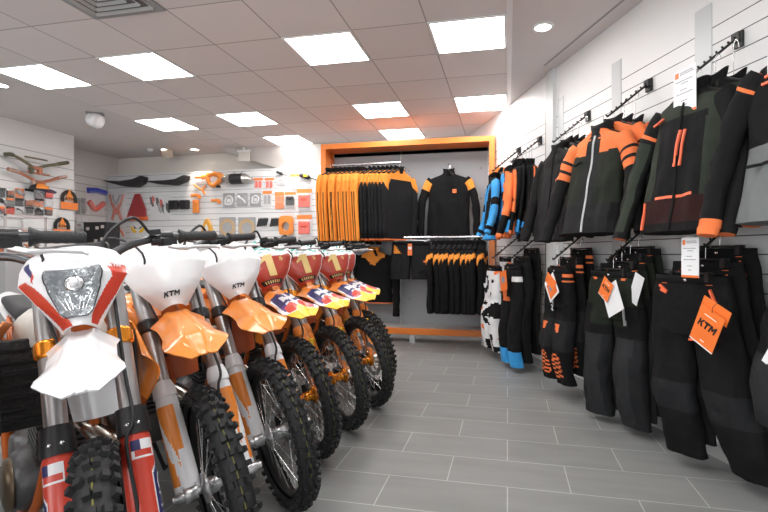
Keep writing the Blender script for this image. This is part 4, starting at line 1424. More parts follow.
stack(j_bc, .98, [5.8, 4.7, 3.6], ['black riding jersey with cyan hem and silver chest print, second of the black ones', 'black riding jersey with cyan hem, third of the black ones'], ZUP, -.34, tilt=-.06, hl=['black hanger in the first black jersey', 'black hanger in the second black jersey', 'black hanger in the third black jersey'])
stack(j_os, .98, [2.7, 1.9], ['black riding jersey with orange stripe nearest the wall by the grey post'], ZUP, -.2, tilt=-.06, hl=['black hanger in the orange striped jersey', 'black hanger in the striped jersey nearest the wall'])

# ---------------- lower row trousers
def c_tr4(x, y, t, leg):
    if t < .04 and .11 < abs(x) < .135: return fO
    if .24 < t < .34 and leg > 0 and abs(x - .10) < .07 and y < 0: return fBR
    if .58 < t < .74 and y < 0: return fCHAR
    return fBLK
t4 = make_trousers('black touring trousers with coral zips under the price sheet', L=.96, W=.225, seed=11., col=c_tr4, zips=[(-.15, .05, -.10, .085, .010, fFL), (.13, .06, .165, .14, .010, fFL), (.02, .335, .16, .32, .010, fFL), (-.10, .09, -.14, .075, .010, fFL)], spread=.06, legw=.118, group='lower row trousers on the right wall', swing=.16)
def c_tr3(x, y, t, leg):
    if t < .05 and .10 < abs(x) < .14: return fO
    if y < .01 and t > .04 and t < .22: return fOLIVE if abs(x) > .04 else fBLK
    if t < .36: return fOLIVE if abs(x) < .14 else fBLK
    if .38 < t < .42: return fBLK
    if t > .42 and y < 0: return fDG if abs(abs(x) - .13) < .06 else fCHAR
    return fBLK
t3 = make_trousers('olive and charcoal trousers with white card and orange tag, in front on their arm', L=.98, W=.215, seed=12., col=c_tr3, zips=[(.13, .22, .14, .34, .008, fSI)], legw=.112, group='lower row trousers on the right wall', swing=.0)
def c_tr2(x, y, t, leg):
    if y < .03:
        if .47 < t < .55 and leg and x * leg > .06 and x * leg < .14 and (t - .47) < (x * leg - .06) * 1.2 + .02: return fO
        if .74 < t < .94 and leg and .05 < x * leg < .17 and ((t * 26 + x * leg * 9) % 1) < .5: return fO
    if t < .12 and abs(x) > .12: return fO if (t * 22) % 1 < .5 else fBLK
    if .44 < t < .70 and leg: return fCHAR
    return fBLK
t2 = make_trousers('black riding trousers with orange flashes on knee and shin, in front on their arm', L=.90, W=.19, seed=13., col=c_tr2, legw=.105, spread=.02, group='lower row trousers on the right wall')
mb = MB()
brand_word(mb, lambda a, b: V((.060 + .035 * b, -.105, -.30 - .13 * a)))
mb.build('leg_lettering', SILV, t2)
def c_tr1(x, y, t, leg):
    if t > .84: return fCY
    if .20 < t < .36 and abs(x + .05) < .05 and y < 0: return fO
    if .10 < t < .2 and abs(x) > .11: return fW if (x > 0) != (t > .15) else fBLK
    return fBLK
t1 = make_trousers('black riding trousers with cyan lower legs and an orange tag', L=.98, W=.18, seed=14., col=c_tr1, legw=.085, spread=.03, group='lower row trousers on the right wall')
t1k = make_trousers('slim all black trousers beside the cyan legged ones', L=1.02, W=.18, seed=15., col=lambda x, y, t, leg: fBLK, legw=.085, spread=.02, group='lower row trousers on the right wall')
def c_tr0(x, y, t, leg):
    v = noise.noise(V((x * 9, y * 4, t * 9)))
    if .42 < t < .60 and v > -.1: return fBLK
    if v > .28: return fBLK
    if v < -.45: return fO
    return fW
t0 = make_trousers('white riding trousers with black patches next to the orange frame', L=.90, W=.18, seed=16., col=c_tr0, legw=.09, spread=.04, group='lower row trousers on the right wall')
t5 = make_trousers('black trousers with a small orange dot cut by the right picture edge', L=.62, W=.215, seed=17., col=lambda x, y, t, leg: fDG if t > .5 and y < 0 else fBLK, legw=.13, group='lower row trousers on the right wall', zips=[(-.19, .06, -.12, .12, .010, fFL), (-.16, .60, -.155, .62, .014, fFL)])

stack(t4, -1.36, [7.5, 5.0, 2.6], ['black touring trousers second on the arm behind the price sheet pair', 'black touring trousers nearest the wall behind the price sheet pair'], ZLO, .25, tilt=.06, t1=-.02)
stack(t3, -.69, [7.5, 5.8, 4.1, 2.4], ['olive and charcoal trousers second on their arm with orange tag', 'olive and charcoal trousers third on their arm', 'olive and charcoal trousers nearest the wall'], ZLO, .2, tilt=.04, t1=-.03)
stack(t2, .03, [7.5, 5.0, 2.4], ['black riding trousers with orange waist flashes second on their arm', 'black riding trousers with orange waist flashes nearest the wall'], ZLO)
stack(t1, .98, [7.5], [], ZLO); stack(t1k, .98, [4.8, 2.0], ['slim all black trousers nearest the wall by the grey post'], ZLO)
stack(t0, 1.49, [7.5, 4.0], ['white riding trousers with black patches, the pair nearest the wall'], ZLO - .03)
stack(t5, -2.03, [7.5, 3.0], ['black trousers nearest the wall at the right picture edge'], ZLO)
ch0 = make_hanger('black clip hanger of the price sheet trousers', .15, 'black trouser clip hangers', True)
first = True
for s_, ks, who in ((-1.36, [7.5, 5.0, 2.6], 'touring trousers under the price sheet'), (-.69, [7.5, 5.8, 4.1, 2.4], 'olive and charcoal trousers'), (.03, [7.5, 5.0, 2.4], 'trousers with orange flashes'),
                    (.98, [7.5, 4.8, 2.0], 'trousers beside the grey post'), (1.49, [7.5, 4.0], 'white trousers by the orange frame'), (-2.03, [7.5, 3.0], 'trousers at the right picture edge')):
    for i, k in enumerate(ks):
        d, dr0 = arm_at(k); dr = max(dr0, arm_at(1.5)[1])
        lab = 'black clip hanger holding the %s %s' % (('front', 'second', 'third', 'fourth')[i], who)
        if first: h = ch0; h['label'] = lab; first = False
        else: h = dup(ch0, label=lab)
        put(h, s_, d, (ZLO if s_ != 1.49 else ZLO - .03) - dr)

# ---------------- price sheets and swing tags
def card(name, label, cat, s, d, z, w, h, tw=0.0, roll=0.0, base=PAPER, group=None, kind='sheet', tilt=0.0):
    """flat card hanging in a plane parallel to the wall; centre of its top edge at (s, d, z)"""
    root = thing(name, label, cat, group=group)
    put(root, s, d, z, tw)
    R = Matrix.Rotation(roll, 3, 'Y') @ Matrix.Rotation(tilt, 3, 'X')
    def P(a, b, o): return R @ V((a * w - w / 2, -o, -h + b * h))
    mb = MB(); n = 6
    mb.prism([(0, 0), (1, 0), (1, 1), (0, 1)], P, 0, .002)
    mb.build('card', base, root)
    def rect(x0, x1, y0, y1, m_, nm, o=.0026):
        MB().prism([(x0, y0), (x1, y0), (x1, y1), (x0, y1)], P, .002, o).build(nm, m_, root)
    if kind == 'sheet':
        rect(0, 1, 0, .055, TAGO, 'orange_strip')
        rect(.08, .24, .82, .94, TAGO, 'logo_square')
        mb = MB()
        for k, (a, b) in enumerate(((.30, .85), (.30, .9), (.12, .86), (.35, .68), (.30, .62), (.15, .85), (.35, .62), (.40, .60))):
            y = (.90, .86, .72, .66, .52, .44, .28, .18)[k]
            x = a
            while x < b - .01:
                ww = random.uniform(.03, .09)
                mb.prism([(x, y), (min(b, x + ww), y), (min(b, x + ww), y + .018), (x, y + .018)], P, .002, .0026)
                x += ww + .015
        mb.build('lettering', INK, root)
    elif kind == 'tag':
        mb = MB(); brand_word(mb, lambda a, b: P(.10 + .80 * a, .46 + .20 * b, .0028)); mb.build('lettering', BLACK, root)
        mb = MB()
        mb.prism([(.25, .80), (.75, .80), (.75, .825), (.25, .825)], P, .002, .0026)
        mb.prism([(.42, .12), (.58, .12), (.58, .15), (.42, .15)], P, .002, .0026)
        mb.build('lettering', mat('pale print', (.95, .75, .65), .5), root)
        MB().prism([(0, .0), (1, .0), (1, .03), (0, .03)], P, .002, .0026).build('edge_strip', PAPER, root)
        mb = MB().tube([P(.5, .96, .004), P(.5, 1.1, .012), P(.5, 1.28, -.01)], .0012, 5); mb.build('string', BLACK, root)
    elif kind == 'photo':
        MB().prism([(.12, .10), (.88, .10), (.88, .80), (.12, .80)], P, .002, .0026).build('orange_panel', TAGO, root)
        MB().prism([(.28, .40), (.72, .40), (.72, .70), (.28, .70)], P, .0026, .0032).build('picture', mat('blue grey print', (.25, .30, .42), .5), root)
        mb = MB().tube([P(.5, .96, .004), P(.5, 1.15, .012), P(.5, 1.3, -.01)], .0012, 5); mb.build('string', BLACK, root)
    return root
# ================================================================== ORANGE DISPLAY FRAME
GREYP = mat('grey panel laminate', (0.30, 0.31, 0.325), 0.5, noise_amt=0.05, noise_scale=3)
OFR = mat('orange frame laminate', (0.80, 0.22, 0.035), 0.38, noise_amt=0.06, noise_scale=3)
FX0, FX1, FY, FZ = -2.475, -.155, 6.20, 2.648
fr = thing('display_unit', 'tall orange framed display unit with grey back panels at the end wall', 'display unit', ((FX0 + FX1) / 2, FY, 0))
cx = (FX0 + FX1) / 2; Wd = FX1 - FX0
T = .07; DP = .36
mb = MB().box((0, DP / 2, FZ - T / 2), (Wd, DP, T)); mb.build('top_board', OFR, fr, bevel=.003)
for sx in (-1, 1):
    MB().box((sx * (Wd / 2 - T / 2), DP / 2, (.11 + FZ - T) / 2), (T, DP, FZ - T - .11)).build('side_board', OFR, fr, bevel=.003)
MB().box((0, DP / 2, .15), (Wd - 2 * T, DP, .08)).build('bottom_board', OFR, fr, bevel=.003)
MB().box((0, DP * .55, .194), (Wd - 2 * T, DP * .85, .008)).build('plinth_top', mat('pale grey laminate', (.45, .44, .43), .4), fr)
# back panels with a joint
xs = [-(Wd / 2 - T), -.12, Wd / 2 - T]
for a, b in zip(xs, xs[1:]):
    p = MB().box(((a + b) / 2, DP - .02, (.2 + FZ - T) / 2), (b - a - .008, .02, FZ - T - .2)).build('back_panel', GREYP, fr, bevel=.002)
    mb = MB()
    for zz in (.55, 1.0, 1.45, 1.9, 2.3):
        for xx in (a + .12, b - .12): mb.lathe([(.012, 0), (.012, .002), (.003, .0025)], (xx, DP - .031, zz), (0, -1, 0), 10)
    mb.build('panel_screws', mat('dull screw', (.2, .2, .21), .5, .5), p)
MB().box((0, DP - .015, 2.55), (Wd - 2 * T, .03, .05)).build('top_rail_strip', mat('strip grey', (.26, .27, .28), .5), fr)  # grey strip, slightly darker than the back panels, along their top
for xx in (-.92, .10, 1.03):
    MB().box((xx, .06, .055), (.07, .07, .11)).build('foot', mat('grey foot', (.50, .51, .52), .4), fr, bevel=.003)
RAIL = mat('rail steel', (.62, .63, .64), .25, .9)

def hang_rail(label, x0, x1, y, z, ends):
    r = thing('clothes_rail', label, 'clothes rail', ((x0 + x1) / 2, y, z))
    w = (x1 - x0) / 2
    MB().tube([(-w, 0, 0), (w, 0, 0)], .016, 12).build('bar', RAIL, r)
    for xx in ends:
        MB().tube([(xx, 0, 0), (xx, FY + DP - .03 - y, .0)], .010, 8).lathe([(.03, 0), (.03, .008), (.01, .012)], (xx, FY + DP - .03 - y, 0), (0, -1, 0), 14).build('bracket', RAIL, r)
    return r

def zy(px, py, y):  # height seen at a pixel on plane y
    return on_y(px, py, y)
RY1 = 6.06
A, B = on_y(333, 165.5, RY1), on_y(401, 161.5, RY1)
hang_rail('upper steel clothes rail with amber and black sweatshirts in the orange frame', A.x, B.x, RY1, A.z, (-.40, .40))
RY2 = 5.98
A2, B2 = on_y(404, 237.5, RY2), on_y(483, 236.5, RY2)
hang_rail('lower steel clothes rail with the black jerseys in the orange frame', A2.x, B2.x, RY2, A2.z, (-.43, .43))

# sweatshirts hung sideways on the upper rail
SWG = 'sweatshirts on the upper rail of the orange frame'
def cA(x, y, t): return fA if x < .06 and t < .97 else fBLK
sw1 = make_jacket('amber sleeved sweatshirt, leftmost on the upper rail', 'sweatshirt', L=.86, W=.26, D=.040, seed=21., colT=lambda x, y, t: fA if t < .12 else fBLK, colS=lambda sd, t, a: fA if not (t > .5 and (.42 < a < .58 or .92 < a)) else fBLK, zip_=False, sleeve=.82, splay=.05, bend=.03, name='sweatshirt', group=SWG)
def cSh(x, y, t): return fA if t < .17 - .5 * abs(y) else (fO if t > .985 else fCHAR)
sw2 = make_jacket('charcoal sweatshirt with amber shoulder yoke, first right of the amber sleeves', 'sweatshirt', L=.90, W=.26, D=.045, seed=22., colT=cSh, colS=lambda sd, t, a: fA if t < .36 + .07 * math.sin(a * 12.57) else fCHAR, zip_=False, sleeve=.72, splay=.0, bend=.0, name='sweatshirt', group=SWG)
n1, n2 = 9, 7
lastx = B.x
ORD = ('first', 'second', 'third', 'fourth', 'fifth', 'sixth', 'seventh', 'eighth', 'ninth', 'tenth')
for i in range(n1):
    o = sw1 if i == 0 else dup(sw1, label='amber sleeved sweatshirt, %s from the left on the upper rail' % ORD[i])
    x = lerp(A.x + .02, A.x + .50, i / (n1 - 1)) - .06
    o.location = (x, RY1, A.z + .01); o.rotation_euler = (0, 0, PI / 2 + random.uniform(-.10, .10) - .10)
for i in range(n2):
    o = sw2 if i == 0 else dup(sw2, label='charcoal sweatshirt with amber shoulder yoke, %s right of the amber sleeves' % ORD[i])
    x = lerp(A.x + .54, B.x - .02, i / (n2 - 1))
    o.scale.y = .7; o.location = (x, RY1, A.z + .01); o.rotation_euler = (0, 0, PI / 2 - .22 - .06 * i + random.uniform(-.05, .05))
for i in range(n1 + n2):
    x = lerp(A.x - .04, B.x - .02, i / (n1 + n2 - 1))
    h = dup(hang0, label='black hanger on the upper rail holding the %s sweatshirt from the left' % (ORD + ('eleventh', 'twelfth', 'thirteenth', 'fourteenth', 'fifteenth', 'sixteenth'))[i], group='hangers on the upper rail')
    h.location = (x, RY1, A.z + .012); h.rotation_euler = (0, 0, PI / 2 - .2)
# jerseys on the lower rail
def cJ(x, y, t): return fA if .20 + .25 * x < t < .27 + .25 * x else fBLK
jr = make_jacket('black jersey with amber arm stripe, leftmost on the lower rail', 'jersey', L=.82, W=.24, D=.038, seed=23., colT=cJ, colS=lambda sd, t, a: fA if .20 < t + .10 * math.sin(a * 6.28) < .34 else fBLK, zip_=False, sleeve=.70, splay=.0, bend=.0, name='jersey', group='black jerseys on the lower rail')
n3 = 10
for i in range(n3):
    o = jr if i == 0 else dup(jr, label='black jersey with amber arm stripe, %s from the left on the lower rail' % ORD[i])
    x = lerp(on_y(436, 240, RY2).x, on_y(482, 240, RY2).x, i / (n3 - 1))
    o.location = (x, RY2, A2.z + .01); o.rotation_euler = (0, 0, PI / 2 - .16 + random.uniform(-.10, .10))
    h = dup(hang0, label='black hanger on the lower rail holding the %s jersey from the left' % ORD[i], group='hangers on the lower rail')
    h.location = (x, RY2, A2.z + .012); h.rotation_euler = (0, 0, PI / 2 - .16)

def peg(label, x, y, z, L_):
    r = thing('wall_hook', label, 'hook', (x, y, z), group='steel hooks in the orange frame')
    MB().tube([(0, L_, 0), (0, 0, 0), (0, -.012, .012)], .006, 8).build('peg', RAIL, r)
    MB().box((0, L_ - .006, 0), (.03, .012, .05)).build('plate', RAIL, r, bevel=.002)
    return r
# facing sweatshirt above the lower rail
P = on_y(449, 165, 6.40)
ss = make_jacket('black sweatshirt with a small orange chest badge hanging face on above the lower rail', 'sweatshirt', L=.86, W=.29, D=.06, seed=24., colT=lambda x, y, t: fBLK, colS=lambda sd, t, a: fA if .12 < t < .38 else fBLK, zip_=False, hood=True, sleeve=.86, splay=.12, bend=.0, name='sweatshirt')
ss.location = (P.x, P.y - .03, P.z); ss.scale = (.93, 1, 1)
mb = MB().box((.09, -.078, -.36), (.055, .004, .048)); mb.build('chest_badge', TAGO, ss)
mb = MB(); brand_word(mb, lambda a, b: V((.070 + .042 * a, -.0805, -.366 + .013 * b))); mb.build('badge_lettering', BLACK, ss)
peg('steel hook holding the face on black sweatshirt', P.x, P.y - .03, P.z, FY + DP - .03 - P.y + .03)
h = dup(hang0, label='pale hanger inside the face on black sweatshirt', group='face on hangers in the orange frame'); h.location = (P.x, P.y - .03, P.z)
# dark jacket with orange collar, left below
P = on_y(374, 243, 6.30)
jc = make_jacket('black jacket with an orange open collar hanging low behind the motorcycles', 'jacket', L=.70, W=.25, D=.06, seed=25., colT=lambda x, y, t: fA if (abs(x) < .16 and t < .30 - 1.5 * abs(x - .01) * (1 if t > .13 else .3) and y < 0) else (fO if t > .985 else fBLK), collar=fA, zip_=False, sleeve=.76, splay=.06, bend=.0)
jc.location = (P.x, P.y, P.z); jc.rotation_euler = (0, 0, .0)
peg('steel hook holding the black jacket with orange collar', P.x, P.y, P.z, FY + DP - .03 - P.y)
h = dup(hang0, label='hanger inside the black jacket with orange collar', group='face on hangers in the orange frame'); h.location = P
# shorts
P = on_y(411, 238, 6.12)
def cSho(x, y, t, leg):
    if y < 0 and x < -.10 and .06 < t < .5 and (x + .20) < .10 - t * .16 and x > -.185: return fA
    return fCHAR
def make_shorts():
    root = thing('shorts', 'charcoal work shorts with orange pocket edge and a hang tag on the lower rail', 'shorts')
    zs = [-.06 - .16 * i / 12 for i in range(13)]
    rings = torso_pts(zs, lambda z: .245 + (-z) * .06, lambda z: .05, 60, .008, 31.)
    def mf(i, j):
        p = (rings[i][j] + rings[i + 1][(j + 1) % 60]) / 2
        x = p.x; t = (-p.z - .06) / .5
        if p.y < 0 and -.22 < x < -.11 and .05 < t < .30 and (x + .22) < (t * .36): return fA
        return fCHAR
    build_fab(MB().loft(rings, matfn=mf), 'hips', root)
    for sd in (-1, 1):
        rings = []
        for i in range(20):
            t = i / 19; z = -.20 - .33 * t
            rings.append([V((sd * (.128 + .012 * t) + .128 * selp(2 * PI * k / 32)[0], .056 * selp(2 * PI * k / 32)[1], z)) for k in range(32)])
        rings = [[p + V((0, -1, 0)) * wr(p, .01, 10, 31 + sd) for p in r] for r in rings]
        mb = MB().loft(rings, mi=fCHAR); lg = build_fab(mb, 'leg', root)
        mb = MB().box((sd * .17, -.066, -.36), (.13, .016, .15)); mb.build('cargo_pocket', CHAR, lg, bevel=.006)
    MB().box((.19, -.075, -.30), (.03, .004, .028)).build('badge', TAGO, root)
    mb = MB(); rr = []
    for zz, o in ((-.05, 0), (-.052, .005), (-.09, .006), (-.094, 0)):
        rr.append([V((selp(2 * PI * k / 48)[0] * (.243 + o), selp(2 * PI * k / 48)[1] * (.05 + o), zz)) for k in range(48)])
    mb.loft(rr, mi=fBLK, caps=False); build_fab(mb, 'waistband', root)
    return root
so_ = make_shorts(); so_.location = (P.x, P.y, P.z)
tg = thing('hang_tag', 'narrow orange and white hang tag on the charcoal shorts', 'tag', (P.x, P.y - .075, P.z - .06))
MB().box((0, 0, -.09), (.055, .003, .15)).build('card', TAGO, tg)
MB().box((0, -.002, -.07), (.04, .002, .035)).build('white_field', PAPER, tg)
hb_ = thing('clip_hanger', 'white clip hanger holding the charcoal shorts', 'hanger', (P.x, P.y, P.z))
MB().tube([(-.24, 0, -.02), (-.20, 0, -.035), (0, 0, -.03), (.20, 0, -.035), (.24, 0, -.02)], .008, 8).tube([(0, 0, -.03), (0, 0, .02)], .004, 6).build('bar', FRAMEW, hb_)
for sx in (-1, 1): MB().box((sx * .19, 0, -.045), (.025, .03, .04)).build('clip', FRAMEW, hb_)
peg('steel hook holding the charcoal shorts', P.x, P.y, P.z + .01, FY + DP - .03 - P.y)
# small orange shelf box fixed to the wall right of the frame
q = thing('wall_shelf_sign', 'small orange block fixed on the right wall just beside the orange frame', 'sign', rw(2.02, 2.12, .0), RZ)
MB().box((0, -.05, 0), (.20, .10, .16)).build('block', OFR, q, bevel=.003)
MB().box((.0, -.06, -.30), (.16, .02, .30)).build('hanging_card', mat('salmon card', (.70, .28, .16), .5), q)

# ---------------- cards on the right wall
def arm_card(k): return arm_at(k)
d7, dr7 = arm_at(8.2)
card('price_sheet', 'white price sheet hanging at the collar of the green jacket', 'price sheet', -1.41, d7 + .05, ZUP - dr7 + .03, .155, .235, group='white price sheets')
card('price_sheet', 'white price sheet hanging above the black touring trousers', 'price sheet', -1.47, d7 + .07, 1.30 - dr7 + .17, .115, .20, group='white price sheets')
card('price_sheet', 'white price sheet on the jacket at the right picture edge', 'price sheet', -1.97, d7 + .07, ZUP - dr7 - .10, .155, .235, group='white price sheets')
TG = 'orange swing tags'
card('swing_tag', 'large orange swing tag with black lettering on the touring trousers', 'swing tag', -1.63, d7 + .085, 1.30 - dr7 - .18, .15, .19, roll=.42, base=TAGO, kind='tag', group=TG)
card('swing_tag', 'orange flap card above the large lettered swing tag', 'swing tag', -1.64, d7 + .07, 1.30 - dr7 - .145, .17, .075, roll=.42, base=TAGO, kind='plain', group=TG)
card('info_card', 'white card hanging behind the lettered tag on the olive trousers', 'card', -.79, d7 + .075, 1.30 - dr7 - .11, .17, .19, roll=-.45, group='white cards on the trousers', kind='plain')
card('swing_tag', 'orange lettered swing tag over the white card on the olive trousers', 'swing tag', -.81, d7 + .085, 1.30 - dr7 - .08, .11, .135, roll=.55, base=TAGO, kind='tag', group=TG)
card('info_card', 'white card on the second pair of olive trousers', 'card', -.95, arm_at(5.4)[0] + .07, 1.30 - arm_at(5.4)[1] - .12, .09, .19, roll=.4, group='white cards on the trousers', kind='plain')
card('info_card', 'white and orange picture card on the orange flashed trousers', 'card', .0, d7 + .085, 1.30 - dr7 - .10, .17, .18, roll=-.6, group='white cards on the trousers', kind='photo')
card('swing_tag', 'orange card hanging above the picture card on the flashed trousers', 'swing tag', -.07, d7 + .092, 1.30 - dr7 - .09, .16, .085, roll=.5, base=TAGO, kind='plain', group=TG)
card('swing_tag', 'orange tag on the cyan legged trousers', 'swing tag', .93, d7 + .10, 1.30 - dr7 - .08, .17, .19, roll=-.2, base=TAGO, kind='photo', group=TG)
card('info_card', 'white card at the right picture edge on the black trousers', 'card', -2.0, d7 + .07, 1.30 - dr7 - .25, .13, .16, roll=.5, group='white cards on the trousers', kind='plain')
# ================================================================== PARTS WALLS (left and back)
FILM = glass_mat('clear bag film', (0.9, 0.92, 0.94), 0.09, 0.05)
CABGLASS = glass_mat('cabinet glass', (0.85, 0.92, 0.9), 0.07, 0.0)
CARDW = mat('white card', (.74, .74, .75), .5)
CARDG = mat('grey card', (.34, .34, .35), .5)
CARDK = mat('black card', (.02, .02, .022), .45)
CARDO = mat('orange header card', (.88, .24, .05), .45)
SALMON = mat('salmon foam', (.85, .13, .09), .6, bump=.4, bump_scale=60)
TAN = mat('tan friction plate', (.50, .34, .17), .6, noise_amt=.2, noise_scale=30)
MAROON = mat('maroon plastic', (.33, .035, .04), .4)
BROWN2 = mat('rust brown parts', (.42, .13, .05), .5, noise_amt=.6, noise_scale=40)
OLV = mat('olive alloy', (.20, .19, .12), .35, .7)
COPPER = mat('copper red alloy', (.50, .20, .12), .35, .7)
MUSTARD = mat('mustard plastic', (.72, .36, .05), .45)

class Wall:
    """a wall plane: kind 'y' faces -y, kind 'x' faces +x"""
    def __init__(self, kind, at): self.kind, self.at = kind, at
    def pt(self, px, py, off=0.0):
        return on_y(px, py, self.at - off) if self.kind == 'y' else on_x(px, py, self.at + off)
    def rot(self): return 0.0 if self.kind == 'y' else PI / 2
    def box(self, x0, y0, x1, y1, off=0.0):
        a, b = self.pt(x0, (y0 + y1) / 2, off), self.pt(x1, (y0 + y1) / 2, off)
        c = self.pt((x0 + x1) / 2, (y0 + y1) / 2, off)
        w = (b - a).length
        t, u = self.pt((x0 + x1) / 2, y0, off), self.pt((x0 + x1) / 2, y1, off)
        return c, w, abs(t.z - u.z)
WB, WL, WR = Wall('y', YB), Wall('x', XP), Wall('x', XL)

def poly_part(name, pts, d0, d1, m, parent, bevel=.004):
    mb = MB().prism(pts, lambda a, b, d: V((a, -d, b)), d0, d1)
    return fixnormals(mb.build(name, m, parent, bevel=bevel))

def wthing(name, label, cat, wall, box, group=None, off=.012):
    c, w, h = wall.box(*box, off)
    return thing(name, label, cat, c, wall.rot(), group), w, h

def contents(kind, w, h, m, parent, m2=None):
    mb = MB(); F = lambda a, b, d: V((a * w, -d, b * h)); r = min(w, h)
    if kind == 'disc':
        n = 32
        for rr, d0, d1 in ((.46, .006, .012),):
            o = [V((math.cos(2 * PI * k / n) * r * rr, -d1, math.sin(2 * PI * k / n) * r * rr)) for k in range(n)]
            i = [V((math.cos(2 * PI * k / n) * r * rr * .62, -d1, math.sin(2 * PI * k / n) * r * rr * .62)) for k in range(n)]
            o0 = [p + V((0, d1 - d0, 0)) for p in o]; i0 = [p + V((0, d1 - d0, 0)) for p in i]
            mb.loft([o0, o, i, i0, o0], caps=False, smooth=False)
        for k in range(6):
            a = 2 * PI * k / 6
            mb.box((math.cos(a) * r * .29, -.009, math.sin(a) * r * .29), (r * .05, .005, r * .05), rot=Matrix.Rotation(-a, 3, 'Y'))
        return mb.build('disc', m, parent)
    if kind == 'lever':
        pts = smooth_path([F(-.36, .28, .02), F(-.12, .10, .03), F(.10, -.02, .03), F(.32, -.32, .02)], 6)
        mb.tube(pts, [r * .11] * 6 + [r * .07] * (len(pts) - 6), 10)
        mb.lathe([(r * .10, -.006), (r * .12, 0), (r * .10, .012)], F(-.30, .22, .01), (0, -1, 0), 16)
        return mb.build('lever', m, parent)
    if kind == 'gasket':
        P = smooth_path([F(-.30, -.26, .008), F(-.24, .20, .008), F(.06, .32, .008), F(.30, .10, .008), F(.18, -.26, .008), F(-.08, -.30, .008), F(-.30, -.26, .008)], 6)
        mb.tube(P, r * .06, 8); mb.box(F(0, -.02, .006), (w * .30, .006, h * .26))
        return mb.build('gasket', m, parent)
    if kind == 'block':
        mb.box(F(0, -.06, .022), (w * .74, .036, h * .62)); mb.box(F(.0, .08, .03), (w * .42, .05, h * .2))
        return mb.build('part_block', m, parent, bevel=.012)
    if kind == 'pads':
        for sx in (-.2, .2):
            mb.prism([(sx - .15, -.28), (sx + .15, -.28), (sx + .17, .18), (sx + .05, .32), (sx - .13, .26)], lambda a, b, d: V((a * w, -d, b * h)), .004, .018)
        return mb.build('brake_pads', m, parent, bevel=.003)
    if kind == 'bolts':
        for sx in (-.28, -.09, .10, .29):
            for sz in (-.20, .20):
                mb.lathe([(r * .07, 0), (r * .08, .006), (r * .03, .007), (r * .03, .03)], F(sx, sz, .004), (.5, -.3, -1), 10)
        return mb.build('bolt_kit', m, parent)
    if kind == 'tool':
        pts = [F(-.46, .34, .02), F(-.2, .12, .025), F(.1, -.05, .025), F(.46, -.34, .015)]
        mb.tube(smooth_path(pts, 5), [r * .22] * 5 + [r * .25] * 5 + [r * .07] * 6, 12)
        mb.box(F(-.3, .22, .03), (w * .22, .04, h * .34), rot=Matrix.Rotation(.6, 3, 'Y'))
        return mb.build('tool_body', m, parent)
    if kind == 'shards':
        for k in range(7):
            x = -.36 + .12 * k; s_ = 1 if k % 2 else -1
            mb.prism([(x - .10, -.42 + .04 * k), (x + .02, -.46), (x + .20, .22 + .03 * s_), (x + .10, .44), (x + .02, .10)], lambda a, b, d: V((a * w, -d, b * h)), .003 + .0015 * k, .006 + .0015 * k)
        return mb.build('sticker_set', m, parent)

def pack(label, wall, box, kind, m, header=CARDO, back=CARDW, group='packets on the back parts wall', name='hanging_packet', cat='packet', film=True, hh=.18, back_d=.002):
    root, w, h = wthing(name, label, cat, wall, box, group)
    MB().box((0, -.003, 0), (w * .96, back_d, h * .98)).build('backing_card', back, root)
    if header: MB().box((0, -.006, h * (.5 - hh / 2)), (w, .004, h * hh)).build('header_card', header, root)
    contents(kind, w, h * .9, m, root)
    if film:
        mb = MB(); rr = []
        for d, s_ in ((.005, 1), (.03, .93), (.042, .75)):
            rr.append([V((w * .47 * s_ * cx, -d, h * (-.08) + h * .38 * s_ * sy)) for cx, sy in [selp(2 * PI * k / 28, .35) for k in range(28)]])
        mb.loft(rr); mb.build('clear_blister', FILM, root)
    return root

# --- seats
def seat_thing(label, top, depth=.15):
    P = [WB.pt(x, y, 0.0) for x, y in top]
    c = sum(P, V()) / len(P); root = thing('saddle', label, 'seat', (c.x, YB, c.z), 0, 'black seats on the back parts wall')
    pts = [(p.x - c.x, p.z - c.z) for p in P]
    poly_part('seat_foam', pts, .02, depth, SEAT, root, bevel=.02)
    a, b = min(p[0] for p in pts), max(p[0] for p in pts)
    MB().tube([(a * .3, 0, .0), (a * .3, -.06, .0)], .012, 8).tube([(b * .3, 0, .0), (b * .3, -.06, .0)], .012, 8).build('hook', RAIL, root)
seat_thing('black motorcycle seat hanging at the left end of the back parts wall', [(108, 181.5), (125, 182), (138, 180), (146, 176.5), (150, 178), (148, 184), (141, 188), (128, 187), (116, 184)])
seat_thing('black motorcycle seat hanging right of the other seat', [(148, 182), (168, 181.5), (180, 180), (188, 176), (192, 176.5), (190, 182), (180, 186), (163, 185)])

# --- large kits
r, w, h = wthing('hanging_guard_kit', 'red and grey forked guard kit in a clear bag below the left seat', 'guard kit', WB, (108, 192, 127, 223))
MB().box((0, -.003, 0), (w, .002, h)).build('backing_card', CARDW, r)
for sx in (-1, 1):
    MB().tube(smooth_path([(sx * w * .36, -.02, h * .42), (sx * w * .24, -.03, h * .15), (sx * w * .10, -.03, -.05 * h), (sx * w * .24, -.02, -h * .4)], 5), [.02] * 6 + [.03] * 10, 8, flat=.5).build('red_guard', mat('copper red plastic', (.60, .13, .07), .4), r)
    MB().tube(smooth_path([(sx * w * .18, -.03, h * .40), (sx * w * .10, -.04, h * .22), (0, -.04, h * .12)], 5), .014, 8).build('grey_strap', CARDG, r)
MB().box((0, -.03, -.12 * h), (w * .28, .03, h * .22)).build('centre_block', mat('copper red plastic', (.6, .13, .07), .4), r, bevel=.008)
MB().box((0, -.055, 0), (w * 1.02, .002, h * 1.02)).build('clear_bag', FILM, r)
r, w, h = wthing('hanging_shroud_kit', 'dark red triangular plastic shroud in a bag on the back wall', 'plastic kit', WB, (128, 193, 149, 221))
